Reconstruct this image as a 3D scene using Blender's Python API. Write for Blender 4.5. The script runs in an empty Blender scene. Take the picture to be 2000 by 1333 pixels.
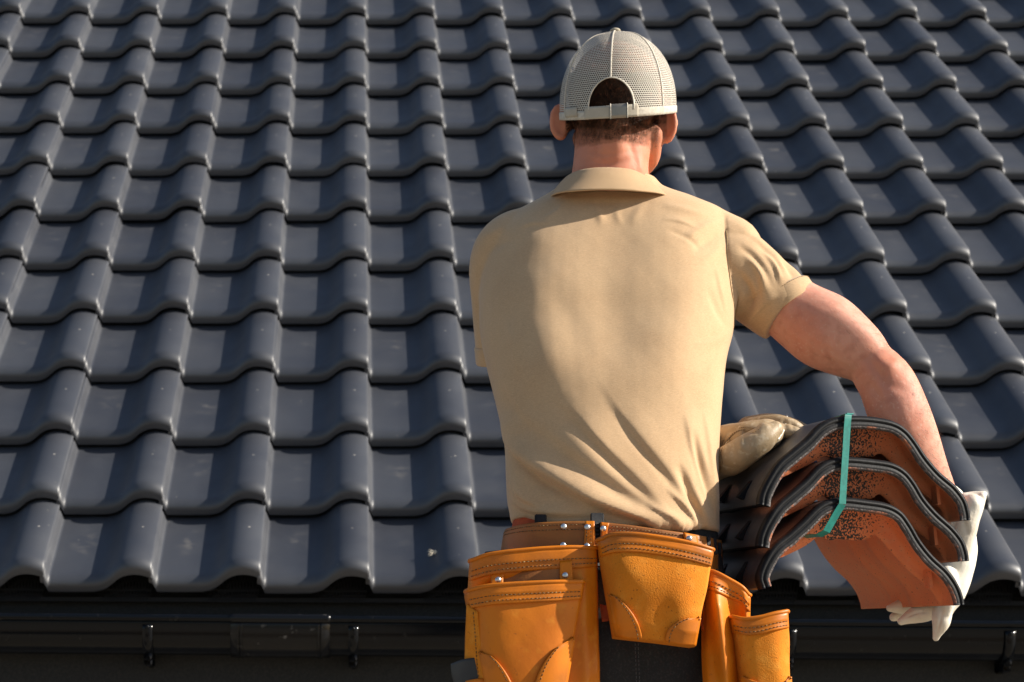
import bpy, math, random
import numpy as np
from mathutils import Vector, Matrix
random.seed(7); rng = np.random.default_rng(7)
S = bpy.context.scene
# ------------------------------------------------------------------ camera
FPX = 4700.0                       # focal length in photo pixels (photo is 2000 wide)
ROOF = math.radians(40.0)          # roof pitch
ALPHA = math.atan(2558.0 / FPX)    # angle between optical axis and roof slope
PHI = ROOF - ALPHA                 # camera pitch
ROLL = 0.0045
U0, V0 = 687.0, 666.5
CAM = np.array([0.0, 0.0, 3.2])
Fw = np.array([0, math.cos(PHI), math.sin(PHI)])
Up0 = np.array([0, -math.sin(PHI), math.cos(PHI)])
R0 = np.array([1.0, 0, 0])
Rt = math.cos(ROLL) * R0 + math.sin(ROLL) * Up0
Upv = -math.sin(ROLL) * R0 + math.cos(ROLL) * Up0
cd = bpy.data.cameras.new("camera")
cam = bpy.data.objects.new("camera", cd); S.collection.objects.link(cam)
M = Matrix(((Rt[0], Upv[0], -Fw[0], CAM[0]), (Rt[1], Upv[1], -Fw[1], CAM[1]), (Rt[2], Upv[2], -Fw[2], CAM[2]), (0, 0, 0, 1)))
cam.matrix_world = M
cd.sensor_width = 36.0; cd.lens = FPX / 2000 * 36.0
cd.shift_x = (1000 - U0) / 2000.0
cd.clip_end = 500; cd.clip_start = 0.05
cd.dof.use_dof = True; cd.dof.focus_distance = 3.62; cd.dof.aperture_fstop = 11
S.camera = cam
# ------------------------------------------------------------------ light
SUN = np.array([0.86, -0.115, 0.49]); SUN = SUN / np.linalg.norm(SUN)
el = math.asin(SUN[2]); az = math.atan2(SUN[0], SUN[1])     # azimuth clockwise from +Y
wd = bpy.data.worlds.new("World"); S.world = wd; wd.use_nodes = True
wn = wd.node_tree; bg = wn.nodes["Background"]
sky = wn.nodes.new("ShaderNodeTexSky"); sky.sky_type = 'NISHITA'; sky.sun_disc = False
sky.sun_elevation = el; sky.sun_rotation = az; sky.air_density = 1.0; sky.dust_density = 1.2
wn.links.new(sky.outputs[0], bg.inputs[0]); bg.inputs[1].default_value = 0.072
sl = bpy.data.lights.new("sun", 'SUN'); sl.energy = 4.9; sl.angle = math.radians(0.6); sl.color = (1.0, 0.93, 0.82)
so = bpy.data.objects.new("sun", sl); S.collection.objects.link(so)
so.rotation_euler = Vector(-SUN).to_track_quat('-Z', 'Y').to_euler(); so.location = (6, 0, 9)
S.view_settings.view_transform = 'Standard'; S.view_settings.look = 'None'
S.view_settings.exposure = 0.66; S.view_settings.gamma = 1.0
S.render.engine = 'CYCLES'
# ------------------------------------------------------------------ helpers
def ray(u, v):
    return Rt * ((u - U0) / FPX) + Upv * ((V0 - v) / FPX) + Fw
def W(u, v, Y):
    d = ray(u, v); return CAM + d * (Y / d[1])
def onplane(u, v, p0, n):
    d = ray(u, v); t = np.dot(p0 - CAM, n) / np.dot(d, n); return CAM + d * t
def proj(P):
    """world points (N,3) -> photo pixels"""
    q = np.asarray(P) - CAM; z = q @ Fw
    return np.stack([U0 + FPX * (q @ Rt) / z, V0 - FPX * (q @ Upv) / z], -1)
COL = S.collection
def link(name, me, mat=None, parent=None):
    o = bpy.data.objects.new(name, me); COL.objects.link(o)
    if mat is not None:
        for m in (mat if isinstance(mat, (list, tuple)) else [mat]): me.materials.append(m)
    if parent is not None: o.parent = parent
    return o
def tag(o, label=None, cat=None, group=None, kind=None):
    if label: o['label'] = label
    if cat: o['category'] = cat
    if group: o['group'] = group
    if kind: o['kind'] = kind
    return o
def empty(name, loc):
    o = bpy.data.objects.new(name, None); COL.objects.link(o); o.location = loc; o.empty_display_size = .1
    bpy.context.view_layer.update(); return o
class MB:
    def __init__(s): s.v = []; s.f = []; s.m = []; s.n = 0
    def add(s, v, f, mi=0):
        v = np.asarray(v, float); s.v.append(v)
        s.f += [tuple(i + s.n for i in q) for q in f]; s.m += [mi] * len(f); s.n += len(v)
    def mesh(s, smooth=True, name='mesh'):
        me = bpy.data.meshes.new(name)
        me.from_pydata(np.concatenate(s.v).tolist(), [], s.f)
        me.polygons.foreach_set('material_index', s.m)
        me.polygons.foreach_set('use_smooth', [smooth] * len(s.f)); me.update(); return me
    def build(s, name, mat, parent=None, smooth=True):
        o = link(name, s.mesh(smooth, name), mat, parent)
        if parent is not None and parent.type == 'EMPTY': o.matrix_parent_inverse = parent.matrix_world.inverted()
        return o
def gridf(m, n, closed=False, off=0):
    f = []
    for i in range(m - 1):
        for j in range(n if closed else n - 1):
            a = i * n + j; b = i * n + (j + 1) % n
            f.append((off + a, off + b, off + b + n, off + a + n))
    return f
def box(mb, c, s, mi=0, bevel=0.0, rot=None):
    c = np.array(c, float); h = np.array(s, float) / 2
    b = min(bevel, h.min() * .9)
    vs = []
    if b <= 0:
        for x in (-1, 1):
            for y in (-1, 1):
                for z in (-1, 1): vs.append((x * h[0], y * h[1], z * h[2]))
        fs = [(0, 1, 3, 2), (4, 6, 7, 5), (0, 4, 5, 1), (2, 3, 7, 6), (0, 2, 6, 4), (1, 5, 7, 3)]
    else:
        import itertools
        idx = {}
        for x, y, z in itertools.product((-1, 1), repeat=3):
            for ax in range(3):
                p = [x * (h[0] - b), y * (h[1] - b), z * (h[2] - b)]
                p[ax] = (x, y, z)[ax] * h[ax]; idx[(x, y, z, ax)] = len(vs); vs.append(p)
        fs = []
        for ax in range(3):
            o1, o2 = [a for a in range(3) if a != ax]
            for sg in (-1, 1):
                q = []
                for a, bb in ((-1, -1), (1, -1), (1, 1), (-1, 1)):
                    k = [0, 0, 0]; k[ax] = sg; k[o1] = a; k[o2] = bb; q.append(idx[(k[0], k[1], k[2], ax)])
                fs.append(tuple(q))
        for ax in range(3):
            o1, o2 = [a for a in range(3) if a != ax]
            for a in (-1, 1):
                for bb in (-1, 1):
                    k0 = [0, 0, 0]; k0[o1] = a; k0[o2] = bb; k1 = list(k0); k0[ax] = -1; k1[ax] = 1
                    fs.append((idx[(*k0, o1)], idx[(*k1, o1)], idx[(*k1, o2)], idx[(*k0, o2)]))
        for x, y, z in itertools.product((-1, 1), repeat=3): fs.append(tuple(idx[(x, y, z, a)] for a in range(3)))
    vs = np.array(vs)
    if rot is not None: vs = vs @ np.array(rot).T
    mb.add(vs + c, fs, mi)
def frame(t, up=(0, 0, 1)):
    t = t / np.linalg.norm(t); a = np.cross(up, t)
    if np.linalg.norm(a) < 1e-4: a = np.cross((0, 1, 0), t)
    a /= np.linalg.norm(a); return a, np.cross(t, a)
def catmull(P, n):
    P = np.asarray(P, float); m = len(P)
    if m == 2:
        t = np.linspace(0, 1, n).reshape((-1,) + (1,) * (P.ndim - 1)); return P[0] * (1 - t) + P[1] * t
    Q = np.concatenate([(2 * P[0] - P[1])[None], P, (2 * P[-1] - P[-2])[None]])
    t = np.linspace(0, m - 1, n); i = np.minimum(t.astype(int), m - 2); f = t - i
    f = f.reshape((-1,) + (1,) * (P.ndim - 1))
    a, b, c, d = Q[i], Q[i + 1], Q[i + 2], Q[i + 3]
    return .5 * ((2 * b) + (c - a) * f + (2 * a - 5 * b + 4 * c - d) * f ** 2 + (-a + 3 * b - 3 * c + d) * f ** 3)
def tube(mb, pts, rad, seg=14, n=None, caps=True, mi=0, flat=None, up=(0, 0, 1), hemi=True):
    """tapered tube through pts; rad scalar/list; flat = list of (ra, rb) multipliers"""
    pts = np.asarray(pts, float); k = len(pts)
    rad = np.array([rad] * k if np.isscalar(rad) else rad, float)
    fl = np.array(flat, float) if flat is not None else np.ones((k, 2))
    if fl.ndim == 1: fl = np.tile(fl, (k, 1))
    if n is None: n = max(2, (k - 1) * 6 + 1)
    A = catmull(np.concatenate([pts, rad[:, None], fl], 1), n)
    P, r, fl = A[:, :3], np.maximum(A[:, 3], 1e-4), A[:, 4:]
    T = np.gradient(P, axis=0)
    rings = []
    ang = np.linspace(0, 2 * np.pi, seg, endpoint=False)
    a, b = frame(T[0], up)
    fr = []
    for i in range(n):
        t = T[i] / np.linalg.norm(T[i]); a = a - t * np.dot(a, t); a /= np.linalg.norm(a); b = np.cross(t, a); fr.append((a.copy(), b.copy(), t))
    seq = []
    if caps and hemi:
        for q in (80, 60, 38, 18):
            q = math.radians(q); seq.append((0, -math.sin(q) * r[0], math.cos(q)))
    seq += [(i, 0, 1) for i in range(n)]
    if caps and hemi:
        for q in (18, 38, 60, 80):
            q = math.radians(q); seq.append((n - 1, math.sin(q) * r[-1], math.cos(q)))
    for i, o, s in seq:
        a, b, t = fr[i]
        rings.append(P[i] + t * o + (np.cos(ang)[:, None] * a * fl[i, 0] + np.sin(ang)[:, None] * b * fl[i, 1]) * r[i] * s)
    V = np.concatenate(rings); f = gridf(len(seq), seg, True)
    if caps:
        f.append(tuple(range(seg))[::-1]); f.append(tuple(range(len(V) - seg, len(V))))
    mb.add(V, f, mi)
def ellipsoid(mb, c, r, axes=None, nu=24, nv=14, mi=0):
    th = np.linspace(0.02, np.pi - .02, nv); ph = np.linspace(0, 2 * np.pi, nu, endpoint=False)
    T, Pp = np.meshgrid(th, ph, indexing='ij')
    V = np.stack([np.sin(T) * np.cos(Pp) * r[0], np.sin(T) * np.sin(Pp) * r[1], np.cos(T) * r[2]], -1).reshape(-1, 3)
    if axes is not None: V = V @ np.array(axes)
    f = gridf(nv, nu, True); f.append(tuple(range(nu))[::-1]); f.append(tuple(range(len(V) - nu, len(V))))
    mb.add(V + np.array(c), f, mi)
def verts_of(me):
    a = np.empty(len(me.vertices) * 3); me.vertices.foreach_get('co', a); return a.reshape(-1, 3)
def normals_of(me):
    a = np.empty(len(me.vertices) * 3); me.vertices.foreach_get('normal', a); return a.reshape(-1, 3)
def set_verts(me, v):
    me.vertices.foreach_set('co', v.ravel()); me.update()
def remesh(mb, voxel, smooth=4, fac=.5):
    me = mb.mesh(); o = bpy.data.objects.new('tmp', me); COL.objects.link(o)
    r = o.modifiers.new('r', 'REMESH'); r.mode = 'VOXEL'; r.voxel_size = voxel; r.use_smooth_shade = True
    if smooth:
        s = o.modifiers.new('s', 'SMOOTH'); s.factor = fac; s.iterations = smooth
    dg = bpy.context.evaluated_depsgraph_get(); dg.update()
    out = bpy.data.meshes.new_from_object(o.evaluated_get(dg)); bpy.data.objects.remove(o); bpy.data.meshes.remove(me)
    out.polygons.foreach_set('use_smooth', [True] * len(out.polygons)); out.materials.clear(); return out
def seg_dist(P, poly):
    """distance of 2D points to a polyline, signed side, and arclength param 0..1"""
    poly = np.asarray(poly, float); best = np.full(len(P), 1e9); side = np.zeros(len(P)); par = np.zeros(len(P))
    L = np.r_[0, np.cumsum(np.linalg.norm(np.diff(poly, axis=0), axis=1))]
    for i in range(len(poly) - 1):
        a, b = poly[i], poly[i + 1]; d = b - a; l2 = d @ d
        t = np.clip(((P - a) @ d) / l2, 0, 1); q = P - (a + t[:, None] * d); dd = np.linalg.norm(q, axis=1)
        k = dd < best; best[k] = dd[k]; side[k] = np.sign(d[0] * q[k, 1] - d[1] * q[k, 0]); par[k] = (L[i] + t[k] * math.sqrt(l2)) / L[-1]
    return best, side, par
def smoothpoly(p, n=24): return catmull(np.array(p, float), n)
def noise1(P, scale, seed=0):
    """cheap smooth 3D value from sums of sines"""
    r = np.random.default_rng(seed); o = np.zeros(len(P))
    for i in range(7):
        k = r.normal(size=3); k = k / np.linalg.norm(k) * scale * (1 + .35 * i); o += np.sin(P @ k + r.uniform(0, 6.28)) / (1 + .35 * i)
    return o / 3.0
def thick_sheet(mb, G, th, mi=0, back_mi=None, disp=None):
    """G (m,n,3) grid -> closed shell of thickness th (behind = away from outward normal)"""
    m, n = G.shape[:2]
    du = np.gradient(G, axis=1); dv = np.gradient(G, axis=0); N = np.cross(du, dv)
    N /= np.maximum(np.linalg.norm(N, axis=2, keepdims=True), 1e-9)
    if disp is not None: G = G + N * disp[..., None]
    th = th if np.isscalar(th) else th[..., None]
    B = G - N * th
    V = np.concatenate([G.reshape(-1, 3), B.reshape(-1, 3)]); k = m * n
    f = [q for q in gridf(m, n)]; fb = [tuple(i + k for i in q[::-1]) for q in gridf(m, n)]
    e = []
    for j in range(n - 1): e.append((j + 1, j, j + k, j + 1 + k)); a = (m - 1) * n + j; e.append((a, a + 1, a + 1 + k, a + k))
    for i in range(m - 1): e.append((i * n, (i + 1) * n, (i + 1) * n + k, i * n + k)); a = i * n + n - 1; e.append((a + n, a, a + k, a + n + k))
    mb.add(V, f + e + fb, mi)
    if back_mi is not None:
        for q in range(len(fb)): mb.m[-1 - q] = back_mi
    return G, N
def upgrid(C, m, n):
    C = np.asarray(C, float); A = catmull(C, m); return np.swapaxes(catmull(np.swapaxes(A, 0, 1), n), 0, 1)
# ------------------------------------------------------------------ materials
def mat(name, base, rough=.6, spec=.5, noise=None, bump=None, metal=0, coat=0, sss=0, sssr=None, coord='Object', sheen=0):
    """noise = list of (scale, colour, low, high, detail); bump = list of (scale, strength, dist, detail)"""
    m = bpy.data.materials.new(name); m.use_nodes = True; nt = m.node_tree; N = nt.nodes; L = nt.links
    b = N['Principled BSDF']; b.inputs['Roughness'].default_value = rough; b.inputs['Specular IOR Level'].default_value = spec
    b.inputs['Metallic'].default_value = metal; b.inputs['Base Color'].default_value = (*base, 1)
    if coat: b.inputs['Coat Weight'].default_value = coat; b.inputs['Coat Roughness'].default_value = .15
    if sheen: b.inputs['Sheen Weight'].default_value = sheen; b.inputs['Sheen Roughness'].default_value = .5
    if sss:
        b.inputs['Subsurface Weight'].default_value = sss; b.inputs['Subsurface Scale'].default_value = .01
        b.inputs['Subsurface Radius'].default_value = sssr or (1, .35, .2)
    tc = N.new('ShaderNodeTexCoord'); co = tc.outputs[coord]
    cur = None
    for i, (sc, colr, lo, hi, det) in enumerate(noise or []):
        t = N.new('ShaderNodeTexNoise'); t.inputs['Scale'].default_value = sc; t.inputs['Detail'].default_value = det; L.new(co, t.inputs['Vector'])
        r = N.new('ShaderNodeMapRange'); r.inputs['From Min'].default_value = lo; r.inputs['From Max'].default_value = hi; L.new(t.outputs['Fac'], r.inputs['Value'])
        x = N.new('ShaderNodeMix'); x.data_type = 'RGBA'; x.inputs['B'].default_value = (*colr, 1); L.new(r.outputs[0], x.inputs['Factor'])
        if cur is None: x.inputs['A'].default_value = (*base, 1)
        else: L.new(cur, x.inputs['A'])
        cur = x.outputs['Result']
    if cur is not None: L.new(cur, b.inputs['Base Color'])
    h = None
    for sc, st, dist, det in bump or []:
        t = N.new('ShaderNodeTexNoise'); t.inputs['Scale'].default_value = sc; t.inputs['Detail'].default_value = det; L.new(co, t.inputs['Vector'])
        bp = N.new('ShaderNodeBump'); bp.inputs['Strength'].default_value = st; bp.inputs['Distance'].default_value = dist
        L.new(t.outputs['Fac'], bp.inputs['Height'])
        if h is not None: L.new(h, bp.inputs['Normal'])
        h = bp.outputs['Normal']
    if h is not None: L.new(h, b.inputs['Normal'])
    m['h'] = 0
    return m
def nodes(m): return m.node_tree.nodes, m.node_tree.links, m.node_tree.nodes['Principled BSDF']
#@@MATS
# glazed roof tile: per-tile tone, dust films, a pale nib speck on every roll
def tile_material():
    m = bpy.data.materials.new('engobed_clay_tile'); m.use_nodes = True; N, L, b = nodes(m)
    uv = N.new('ShaderNodeUVMap'); uv.uv_map = 'tile'
    at = N.new('ShaderNodeAttribute'); at.attribute_name = 'rnd'
    sep = N.new('ShaderNodeSeparateXYZ'); L.new(uv.outputs[0], sep.inputs[0])
    tc = N.new('ShaderNodeTexCoord')
    def math_(op, a, c=None, d=None):
        n = N.new('ShaderNodeMath'); n.operation = op
        for i, x in enumerate((a, c, d)):
            if x is None: continue
            if isinstance(x, (int, float)): n.inputs[i].default_value = x
            else: L.new(x, n.inputs[i])
        return n.outputs[0]
    def noise(sc, det, lo, hi, vec=None):
        t = N.new('ShaderNodeTexNoise'); t.inputs['Scale'].default_value = sc; t.inputs['Detail'].default_value = det
        L.new(vec or tc.outputs['Object'], t.inputs['Vector'])
        r = N.new('ShaderNodeMapRange'); r.inputs['From Min'].default_value = lo; r.inputs['From Max'].default_value = hi
        L.new(t.outputs['Fac'], r.inputs['Value']); return r.outputs[0]
    def mix(f, a, c):
        x = N.new('ShaderNodeMix'); x.data_type = 'RGBA'
        if isinstance(f, float): x.inputs['Factor'].default_value = f
        else: L.new(f, x.inputs['Factor'])
        for k, q in (('A', a), ('B', c)):
            if isinstance(q, tuple): x.inputs[k].default_value = (*q, 1)
            else: L.new(q, x.inputs[k])
        return x.outputs['Result']
    c = mix(at.outputs['Fac'], (.030, .033, .043), (.043, .047, .058))
    c = mix(math_('MULTIPLY', noise(5, 4, .42, .75), .35), c, (.075, .08, .09))
    # dust film left in the pan: elongated patch, mottled
    du = math_('SUBTRACT', 1.0, math_('MULTIPLY', math_('ABSOLUTE', math_('SUBTRACT', sep.outputs['X'], .27), None), 6.0))
    dv = math_('SUBTRACT', 1.0, math_('MULTIPLY', math_('ABSOLUTE', math_('SUBTRACT', sep.outputs['Y'], .62), None), 4.0))
    du2 = N.new('ShaderNodeClamp'); L.new(du, du2.inputs[0]); dv2 = N.new('ShaderNodeClamp'); L.new(dv, dv2.inputs[0])
    film = math_('MULTIPLY', math_('MULTIPLY', du2.outputs[0], dv2.outputs[0]), math_('MULTIPLY', noise(26, 5, .52, .72), noise(1.7, 1, .45, .65)))
    c = mix(math_('MULTIPLY', film, .42), c, (.20, .18, .155))
    # nib speck
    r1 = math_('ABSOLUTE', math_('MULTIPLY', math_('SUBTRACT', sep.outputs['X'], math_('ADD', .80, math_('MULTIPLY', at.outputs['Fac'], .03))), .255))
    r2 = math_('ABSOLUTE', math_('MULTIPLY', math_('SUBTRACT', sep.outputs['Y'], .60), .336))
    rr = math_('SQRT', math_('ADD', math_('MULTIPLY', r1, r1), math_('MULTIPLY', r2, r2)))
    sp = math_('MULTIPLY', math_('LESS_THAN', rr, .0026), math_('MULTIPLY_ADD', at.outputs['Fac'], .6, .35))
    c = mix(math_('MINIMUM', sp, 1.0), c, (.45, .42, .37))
    # stray grit
    vo = N.new('ShaderNodeTexVoronoi'); vo.inputs['Scale'].default_value = 26; L.new(tc.outputs['Object'], vo.inputs['Vector'])
    g = math_('MULTIPLY', math_('LESS_THAN', vo.outputs['Distance'], .05), noise(3, 1, .55, .6))
    c = mix(math_('MULTIPLY', g, .6), c, (.3, .28, .24))
    L.new(c, b.inputs['Base Color'])
    ro = math_('ADD', math_('MULTIPLY', noise(9, 4, .3, .7), .12), .44)
    ro = math_('ADD', ro, math_('MULTIPLY', film, .25)); L.new(ro, b.inputs['Roughness'])
    b.inputs['Specular IOR Level'].default_value = .85
    t = N.new('ShaderNodeTexNoise'); t.inputs['Scale'].default_value = 420; t.inputs['Detail'].default_value = 2; L.new(tc.outputs['Object'], t.inputs['Vector'])
    bp = N.new('ShaderNodeBump'); bp.inputs['Strength'].default_value = .12; bp.inputs['Distance'].default_value = .0006; L.new(t.outputs['Fac'], bp.inputs['Height'])
    t2 = N.new('ShaderNodeTexNoise'); t2.inputs['Scale'].default_value = 12; t2.inputs['Detail'].default_value = 1; L.new(tc.outputs['Object'], t2.inputs['Vector'])
    bp2 = N.new('ShaderNodeBump'); bp2.inputs['Strength'].default_value = .25; bp2.inputs['Distance'].default_value = .003; L.new(t2.outputs['Fac'], bp2.inputs['Height']); L.new(bp.outputs[0], bp2.inputs['Normal'])
    L.new(bp2.outputs[0], b.inputs['Normal'])
    return m
M_TILE = tile_material()
M_CLAYDARK = mat('dark_clay_edge', (.03, .03, .034), .65, .4, [(90, (.10, .07, .06), .5, .75, 4)], [(300, .3, .001, 3)])
M_GUTTER = mat('gloss_black_metal', (.004, .005, .007), .14, .22, [(60, (.03, .03, .03), .66, .80, 6)], [(40, .06, .001, 2)])
M_CLIP = mat('worn_black_joint', (.006, .0065, .008), .22, .28, [(45, (.16, .15, .14), .64, .8, 5)])
M_FASCIA = mat('matt_black_board', (.018, .019, .020), .8, .3, [(200, (.03, .03, .03), .4, .7, 2)], [(350, .4, .001, 3)])
M_WALL = mat('dark_textured_render', (.20, .20, .208), .85, .25, [(160, (.21, .21, .215), .4, .7, 3), (3, (.135, .135, .14), .45, .7, 3)], [(500, .5, .0015, 3)])
M_GROUND = mat('ground_gravel', (.36, .31, .245), .9, .3, [(2, (.30, .26, .20), .4, .6, 5)], [(40, .6, .01, 4)])
M_WOOD = mat('scaffold_planks', (.30, .22, .13), .7, .3, [(8, (.18, .13, .08), .4, .7, 5)], [(60, .3, .002, 4)])
M_CLOTH = mat('beige_pique_cotton', (.555, .368, .205), .86, .25, [(14, (.52, .335, .182), .4, .7, 3), (900, (.62, .44, .27), .5, .8, 2)], [(1500, .3, .0005, 2)], sheen=.25)
def knit_grain(m):
    N, L, b = nodes(m); tc = N.new('ShaderNodeTexCoord'); mp = N.new('ShaderNodeMapping'); mp.inputs['Scale'].default_value = (220, 220, 1100); L.new(tc.outputs['Object'], mp.inputs['Vector'])
    t = N.new('ShaderNodeTexNoise'); t.inputs['Scale'].default_value = 1.0; t.inputs['Detail'].default_value = 3; L.new(mp.outputs[0], t.inputs['Vector'])
    cur = b.inputs['Base Color'].links[0].from_socket; r_ = N.new('ShaderNodeMapRange'); r_.inputs['From Min'].default_value = .3; r_.inputs['From Max'].default_value = .7; r_.inputs['To Min'].default_value = .90; r_.inputs['To Max'].default_value = 1.08; L.new(t.outputs['Fac'], r_.inputs['Value'])
    x = N.new('ShaderNodeVectorMath'); x.operation = 'SCALE'; L.new(cur, x.inputs[0]); L.new(r_.outputs[0], x.inputs['Scale']); L.new(x.outputs[0], b.inputs['Base Color'])
    bp = N.new('ShaderNodeBump'); bp.inputs['Strength'].default_value = .28; bp.inputs['Distance'].default_value = .0008; L.new(t.outputs['Fac'], bp.inputs['Height'])
    old = b.inputs['Normal'].links[0].from_socket; L.new(old, bp.inputs['Normal']); L.new(bp.outputs[0], b.inputs['Normal'])
knit_grain(M_CLOTH)
M_SKIN = mat('skin', (.70, .35, .255), .58, .35, [(11, (.60, .24, .165), .42, .70, 4), (60, (.52, .215, .15), .50, .78, 4), (240, (.70, .42, .32), .56, .80, 2)], [(800, .45, .0008, 3), (110, .26, .0022, 4)], sss=.28, sssr=(1.0, .3, .15))
def skin_attr():
    N, L, b = nodes(M_SKIN); cur = b.inputs['Base Color'].links[0].from_socket
    for nm, col, k in (('blush', (.56, .20, .105), .75), ('scalp', (.10, .052, .034), .95)):
        at = N.new('ShaderNodeAttribute'); at.attribute_name = nm; m_ = N.new('ShaderNodeMath'); m_.operation = 'MULTIPLY'; m_.inputs[1].default_value = k; L.new(at.outputs['Fac'], m_.inputs[0])
        x = N.new('ShaderNodeMix'); x.data_type = 'RGBA'; L.new(m_.outputs[0], x.inputs['Factor']); L.new(cur, x.inputs['A']); x.inputs['B'].default_value = (*col, 1); cur = x.outputs['Result']
    L.new(cur, b.inputs['Base Color'])
    mr = N.new('ShaderNodeMapRange'); mr.inputs['To Min'].default_value = .58; mr.inputs['To Max'].default_value = .95; L.new(m_.outputs[0], mr.inputs['Value']); L.new(mr.outputs[0], b.inputs['Roughness'])
    mr = N.new('ShaderNodeMapRange'); mr.inputs['To Min'].default_value = .38; mr.inputs['To Max'].default_value = .05; L.new(m_.outputs[0], mr.inputs['Value']); L.new(mr.outputs[0], b.inputs['Specular IOR Level'])
skin_attr()
M_HAIR = mat('dark_brown_hair', (.035, .018, .011), .5, .4, [(80, (.09, .05, .03), .4, .7, 3)])
M_SCALP = mat('stubble_scalp', (.16, .08, .05), .7, .3, [(260, (.04, .022, .014), .38, .58, 3)], [(600, .5, .001, 2)])
M_CAPCLOTH = mat('stone_cotton', (.52, .47, .38), .85, .3, [(40, (.45, .40, .32), .4, .7, 3)], [(1100, .4, .0006, 2)])
M_CAPSEAM = mat('pale_seam_tape', (.62, .57, .48), .8, .3, [(200, (.50, .45, .37), .4, .7, 2)], [(900, .5, .001, 2)])
M_LEATHER = mat('tan_leather_smooth', (.70, .205, .006), .5, .28, [(9, (.54, .140, .006), .40, .72, 4), (55, (.66, .24, .020), .56, .80, 4), (170, (.40, .11, .008), .66, .78, 3)], [(260, .16, .0008, 4), (22, .24, .005, 3)], coat=.03)
M_LEATHEREDGE = mat('leather_trim', (.66, .185, .006), .46, .3, [(16, (.38, .115, .012), .42, .7, 4)], [(300, .14, .0008, 3), (30, .15, .003, 2)], coat=.04)
M_SUEDE = mat('tan_suede', (.68, .225, .018), .9, .2, [(60, (.72, .28, .035), .45, .68, 5), (10, (.60, .18, .012), .45, .7, 4), (260, (.30, .10, .012), .64, .72, 3)], [(520, .8, .0011, 4), (60, .15, .003, 4)])
M_BELT = mat('belt_leather', (.34, .12, .020), .5, .45, [(20, (.24, .08, .014), .4, .7, 4)], [(300, .25, .001, 3)])
M_THREAD = mat('dark_waxed_thread', (.06, .03, .012), .6, .3, [(900, (.45, .33, .15), .55, .62, 1)])
M_WEB = mat('black_webbing', (.012, .012, .014), .7, .3, bump=[(600, .5, .001, 2)])
M_RIVET = mat('zinc_rivet', (.62, .65, .68), .32, .5, metal=.9, bump=[(200, .2, .001, 2)])
M_TROUSER = mat('black_work_trousers', (.020, .021, .024), .85, .3, [(300, (.035, .036, .040), .5, .7, 3)], [(900, .5, .0008, 2), (25, .2, .004, 3)])
M_ORANGE = mat('rust_orange_fabric', (.50, .085, .025), .8, .3, [(60, (.36, .06, .02), .4, .7, 3)], [(700, .4, .0008, 2)])
M_GLOVE = mat('cream_grain_leather', (.42, .31, .19), .5, .45, [(20, (.34, .245, .14), .40, .68, 4), (120, (.54, .45, .32), .55, .75, 3)], [(330, .35, .0012, 4), (45, .30, .003, 3)])
M_GLOVEWHITE = mat('white_grain_leather', (.84, .80, .70), .5, .45, [(25, (.68, .60, .48), .45, .7, 4)], [(330, .35, .0012, 4), (45, .30, .003, 3)])
M_STRAP = mat('teal_strapping', (.004, .17, .14), .38, .5, [(120, (.008, .22, .18), .4, .6, 2)])
M_DARKLEATHER = mat('charcoal_leather', (.035, .035, .036), .5, .4, [(30, (.05, .05, .05), .4, .7, 3)], [(300, .3, .001, 3)])
M_STRAW = mat('dry_chaff', (.78, .68, .52), .8, .2)
M_SHOE = mat('boot_leather', (.05, .035, .025), .6, .4)
def cap_mesh_material():
    m = bpy.data.materials.new('trucker_mesh'); m.use_nodes = True; N, L, b = nodes(m)
    b.inputs['Base Color'].default_value = (.72, .66, .56, 1); b.inputs['Roughness'].default_value = .6
    uv = N.new('ShaderNodeUVMap'); uv.uv_map = 'weave'; sp = N.new('ShaderNodeSeparateXYZ'); L.new(uv.outputs[0], sp.inputs[0])
    def mth(op, a, c=None):
        n = N.new('ShaderNodeMath'); n.operation = op
        for i, x in enumerate((a, c)):
            if x is None: continue
            if isinstance(x, (int, float)): n.inputs[i].default_value = x
            else: L.new(x, n.inputs[i])
        return n.outputs[0]
    row = mth('FLOOR', sp.outputs['Y'], 0)
    off = mth('MULTIPLY', mth('MODULO', row, 2.0), .5)
    fx = mth('ABSOLUTE', mth('SUBTRACT', mth('FRACT', mth('ADD', sp.outputs['X'], off)), .5))
    fy = mth('ABSOLUTE', mth('SUBTRACT', mth('FRACT', sp.outputs['Y']), .5))
    d = mth('SQRT', mth('ADD', mth('MULTIPLY', fx, fx), mth('MULTIPLY', fy, fy)))
    r = N.new('ShaderNodeMapRange'); r.inputs['From Min'].default_value = .37; r.inputs['From Max'].default_value = .43; L.new(d, r.inputs['Value'])
    bp = N.new('ShaderNodeBump'); bp.inputs['Strength'].default_value = .8; bp.inputs['Distance'].default_value = .0012; L.new(d, bp.inputs['Height']); L.new(bp.outputs[0], b.inputs['Normal'])
    tr = N.new('ShaderNodeBsdfTransparent'); mx = N.new('ShaderNodeMixShader')
    L.new(r.outputs[0], mx.inputs[0]); L.new(tr.outputs[0], mx.inputs[1]); L.new(b.outputs[0], mx.inputs[2])
    L.new(mx.outputs[0], N['Material Output'].inputs['Surface']); return m
M_CAPMESH = cap_mesh_material()
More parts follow.
